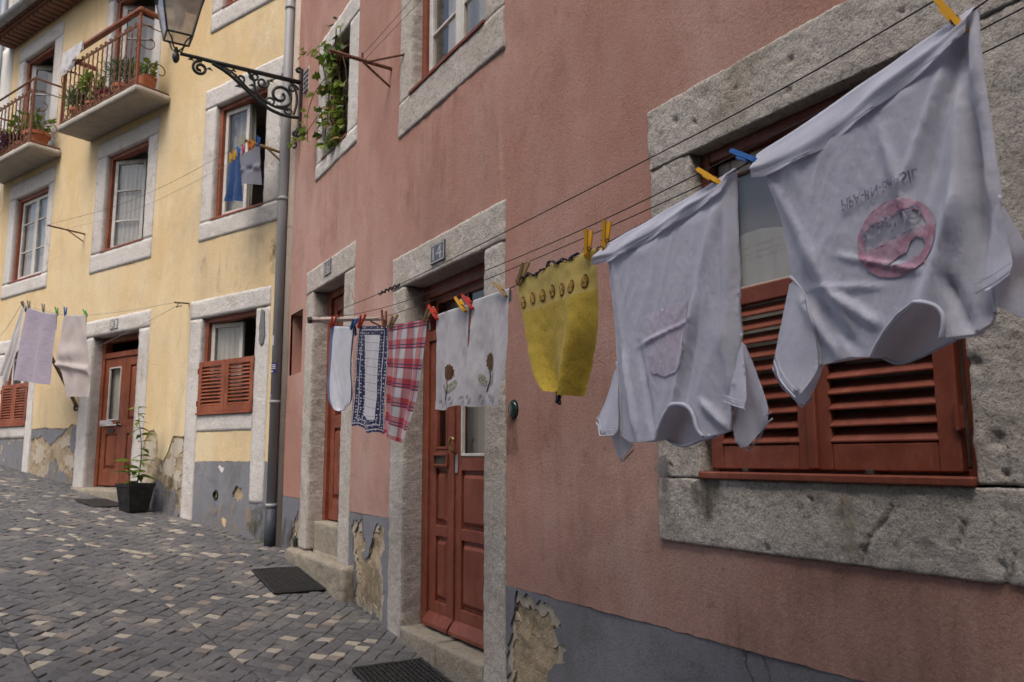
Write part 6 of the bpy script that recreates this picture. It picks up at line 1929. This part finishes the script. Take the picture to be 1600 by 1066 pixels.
# tall plant in black pot
px_, py_ = 1.0, 9.97
gzp = ground(px_, py_) + .004
pt = thing('potted_plant', 'tall thin leafy plant in a square black pot beside the yellow house door', 'plant', (px_, py_, gzp))
ca, sa = E1.x, E1.y
pv = []
for hw, z in ((.108, 0), (.142, .27), (.153, .27), (.153, .305), (.138, .305), (.132, .26)):
    for (a, b) in ((-1, -1), (1, -1), (1, 1), (-1, 1)):
        v = E1 * (a * hw) + NY * (b * hw)
        pv.append((px_ + v.x, py_ + v.y, gzp + z))
mb = MB(); mb.add(pv, [(3, 2, 1, 0)] + [(i * 4 + k, i * 4 + (k + 1) % 4, i * 4 + 4 + (k + 1) % 4, i * 4 + 4 + k) for i in range(5) for k in range(4)])
mb.build('pot', 'pot_black', pt)
mb = MB(); mb.add(pv[20:24], [(0, 1, 2, 3)]); mb.build('soil', 'soil', pt)
stem = [(px_ + .01 + .03 * math.sin(k * .35), py_ + .02 * math.cos(k * .5), gzp + .24 + k * .075) for k in range(13)]
MB().tube(stem, [.009 - .0005 * k for k in range(13)], 6).build('stem', 'bark', pt)
stem2 = [(px_ - .05 - .03 * k * .3, py_ - .03, gzp + .24 + k * .06) for k in range(6)]
MB().tube(stem2, .005, 5).build('stem', 'bark', pt)
sp_ = []
for k in range(34):
    i = 1 + rp.random() * 11.5
    p = Vector(stem[int(i)])
    ang = k * 2.4
    d = Vector((math.cos(ang), math.sin(ang), rp.uniform(-.3, .35)))
    sp_.append((p, d, rp.uniform(.8, 1.45) * (1.15 - i * .035), rp.uniform(-.5, .5)))
for k in range(8):
    d = Vector((math.cos(k * 1.9), math.sin(k * 1.9), .25)); sp_.append((Vector(stem2[rp.randrange(1, 6)]), d, rp.uniform(1.1, 1.7), rp.uniform(-.4, .4)))
put_leaves(pt, 'leaf', leaf_shape(.155, .07), sp_)
# climbing plant at the small upper window
vine = thing('climbing_plant', 'green climbing plant filling and spilling out of the small upper window', 'plant', PW(6.62, -.02, 4.42))
vs = []
for k in range(9):
    a_ = rp.uniform(6.36, 6.9)
    pts = [(a_ + .10 * math.sin(j * .8 + k) * (j / 9), -.04 + .07 * (j / 9) + .03 * math.sin(j + k), 4.42 + j * rp.uniform(.085, .125)) for j in range(10)]
    vs.append(pts)
    MB(PW).tube(pts, .006, 5).build('stem', 'bark', vine)
for pts in ([(6.95, .0, 5.2), (7.1, .06, 5.1), (7.2, .09, 4.95), (7.18, .1, 4.8), (7.14, .1, 4.62)], [(6.93, .02, 4.9), (7.12, .1, 4.72), (7.3, .14, 4.66), (7.5, .12, 4.78)], [(6.9, .03, 5.35), (7.02, .1, 5.5), (7.12, .14, 5.45)]):
    pts = smooth_path(pts, 2); vs.append(pts)
    MB(PW).tube(pts, .004, 5).build('stem', 'bark', vine)
sp_g, sp_d, sp_y = [], [], []
for pts in vs:
    long_ = len(pts) > 10
    for q in range(24 if not long_ else 11):
        p = rp.choice(pts)
        w = PW(p[0] + rp.uniform(-.05, .05), p[1] + rp.uniform(-.01, .06), p[2] + rp.uniform(-.03, .03))
        d = Vector((-rp.uniform(.2, 1), rp.uniform(-1, 1), rp.uniform(-.9, .3)))
        e = (w, d, rp.uniform(.45, .95), rp.uniform(-.8, .8))
        (sp_g if (long_ or rp.random() < .6) else (sp_d if rp.random() < .7 else sp_y)).append(e)
put_leaves(vine, 'leaf', leaf_shape(.095, .10, 1), sp_g)
put_leaves(vine, 'leaf_dark', leaf_shape(.095, .095, 1), sp_d)
put_leaves(vine, 'leaf_dry', leaf_shape(.07, .05, 0, .8), sp_y)
# balcony pots
def clump(c, rx, ry, rz, n, L, Wd, seed, up=.4):
    r_ = random.Random(seed)
    mb = MB()
    for _ in range(n):
        while True:
            q = Vector((r_.uniform(-1, 1), r_.uniform(-1, 1), r_.uniform(-1, 1)))
            if q.length < 1: break
        q = q * (.55 + .45 * r_.random())
        q = q * (1 + .35 * nz(q.x * 2 + seed, q.y * 2, q.z * 2))
        p = Vector(c) + Vector((q.x * rx, q.y * ry, q.z * rz))
        d = (q + Vector((r_.uniform(-.6, .6), r_.uniform(-.6, .6), up + r_.uniform(-.5, .5)))).normalized()
        s = d.orthogonal().normalized()
        s = (s * math.cos(r_.uniform(0, 6.28)) + d.cross(s) * math.sin(r_.uniform(0, 6.28))).normalized()
        l, w = L * r_.uniform(.6, 1.2), Wd * r_.uniform(.7, 1.2)
        mb.add([p, p + d * l * .5 + s * w / 2, p + d * l, p + d * l * .5 - s * w / 2], [(0, 1, 2, 3)], raw=True)
    return mb
def balcony_plant(s_, n_, label, pot, plants):
    zf = 6.148
    p = YW(s_, n_, zf)
    t = thing('balcony_plant', label, 'plant', p, 'potted plants on the balconies')
    kind, r_, h = pot
    if kind == 'round':
        MB().lathe([(r_ * .68, 0), (r_ * .93, h * .78), (r_ * 1.04, h * .78), (r_ * 1.06, h), (r_ * .93, h), (r_ * .88, h * .85)], tuple(p), 20).build('pot', 'terracotta', t, smooth=False)
    else:
        pv = []
        for f, z in ((.82, 0), (.98, h), (.9, h), (.88, h * .8)):
            for (a, b) in ((-1, -1), (1, -1), (1, 1), (-1, 1)):
                pv.append(YW(s_ + a * r_ * f, n_ + b * .09 * f, zf + z))
        mb = MB(); mb.add(pv, [(3, 2, 1, 0)] + [(i * 4 + k, i * 4 + (k + 1) % 4, i * 4 + 4 + (k + 1) % 4, i * 4 + 4 + k) for i in range(3) for k in range(4)] + [(12, 13, 14, 15)], raw=True)
        mb.build('pot', 'terracotta', t)
    for mat, ds, dn, dz, rx, rz, n, L, Wd, up in plants:
        c = YW(s_ + ds, n_ + dn, zf + h + dz)
        clump(c, rx, rx * .8, rz, n, L, Wd, hash(label) % 97 + n, up).build('foliage', mat, t)
        mb = MB()
        for k in range(6):
            e = c + Vector((rx * .6 * math.cos(k), rx * .6 * math.sin(k), rz * .3))
            mb.tube([p + Vector((0, 0, h * .7)), (p + Vector((0, 0, h)) + e) / 2, e], .005, 5, raw=True)
        mb.build('stem', 'bark', t)
import zlib
def hash(s): return zlib.crc32(s.encode())
balcony_plant(2.68, .24, 'leafy plant in a terracotta trough at the right end of the right balcony', ('box', .16, .2), [('leaf', 0, 0, .10, .16, .13, 60, .11, .06, .4)])
balcony_plant(3.08, .30, 'bushy grey green plant in the middle of the right balcony', ('round', .12, .2), [('leaf_grey', 0, .0, .17, .25, .22, 900, .09, .012, .5)])
balcony_plant(3.46, .30, 'magenta flowering plant low on the right balcony', ('round', .11, .16), [('flower', 0, .02, .03, .14, .07, 160, .05, .03, .3), ('leaf_dark', 0, 0, .04, .15, .08, 150, .06, .03, .3)])
balcony_plant(3.78, .32, 'bright green broad leaved plant on the right balcony', ('round', .10, .16), [('leaf', 0, .05, .26, .14, .15, 60, .13, .07, .2)])
balcony_plant(4.20, .30, 'round dense green bush in a pot at the left end of the right balcony', ('round', .13, .18), [('leaf_grey', 0, .02, .13, .22, .19, 900, .08, .012, .5), ('leaf_dark', 0, 0, .10, .17, .14, 300, .07, .014, .4)])
balcony_plant(5.66, .24, 'large round terracotta pot with leafy plant at the right end of the left balcony', ('round', .17, .25), [('leaf', 0, 0, .18, .20, .18, 70, .11, .07, .3)])
balcony_plant(6.05, .28, 'pale green plant behind the railing of the left balcony', ('round', .10, .18), [('leaf', 0, .03, .27, .16, .16, 90, .10, .06, .3)])
balcony_plant(6.28, .30, 'dark purple leaved plant low on the left balcony', ('box', .18, .14), [('leaf_purple', 0, .04, .10, .22, .14, 420, .08, .035, .2)])
balcony_plant(6.65, .30, 'second purple plant near the left end of the left balcony', ('box', .17, .14), [('leaf_purple', 0, .04, .06, .2, .12, 350, .08, .035, .2)])
balcony_plant(6.95, .30, 'tall green plant at the far left of the left balcony', ('round', .11, .2), [('leaf', 0, .05, .28, .2, .22, 130, .13, .07, .2)])
# weeds in the joints and moss at the wall foot
def tuft(label, x, y, n, L):
    t = MB()
    r_ = random.Random(int(x * 100 + y * 10))
    for _ in range(n):
        a = r_.uniform(0, 6.28); d = Vector((math.cos(a), math.sin(a), r_.uniform(.5, 1.4))).normalized()
        p = Vector((x + r_.uniform(-.06, .06), y + r_.uniform(-.05, .05), ground(x, y) - .012)); s = d.orthogonal().normalized() * .003
        l = L * r_.uniform(.5, 1.2)
        t.add([p - s, p + s, p + d * l], [(0, 1, 2)], raw=True)
    t.build('weed_tuft', 'leaf', None, label=label, cat='weed')
tuft('small tuft of green weed growing between the setts in the foreground', .98, 5.90, 60, .035)
tuft('little green weed at the foot of the drainpipe', 2.0, 8.18, 50, .06)
bt = MB(PW)
bt.tube([(7.40, .012, .90), (7.40, .012, .97), (7.40, .012, .985), (7.40, .012, 1.03)], [.022, .022, .010, .009], 10)
bt.build('glass_bottle', 'bottle_green', None, smooth=True, label='small dark bottle standing in the corner left of door 16', cat='bottle')
lt = thing('folded_papers', 'white papers stuck behind the ledge of the yellow house door', 'paper', YW(3.70, -.10, 2.12))
for k in range(3):
    MB(turned(YW, 3.70, -.11, .1 * k - .1)).box(3.58 + .05 * k, 3.80 + .04 * k, -.12 + .006 * k, -.117 + .006 * k, 2.121, 2.15 + .012 * k, .0008).build('sheet', 'paper_white', lt)
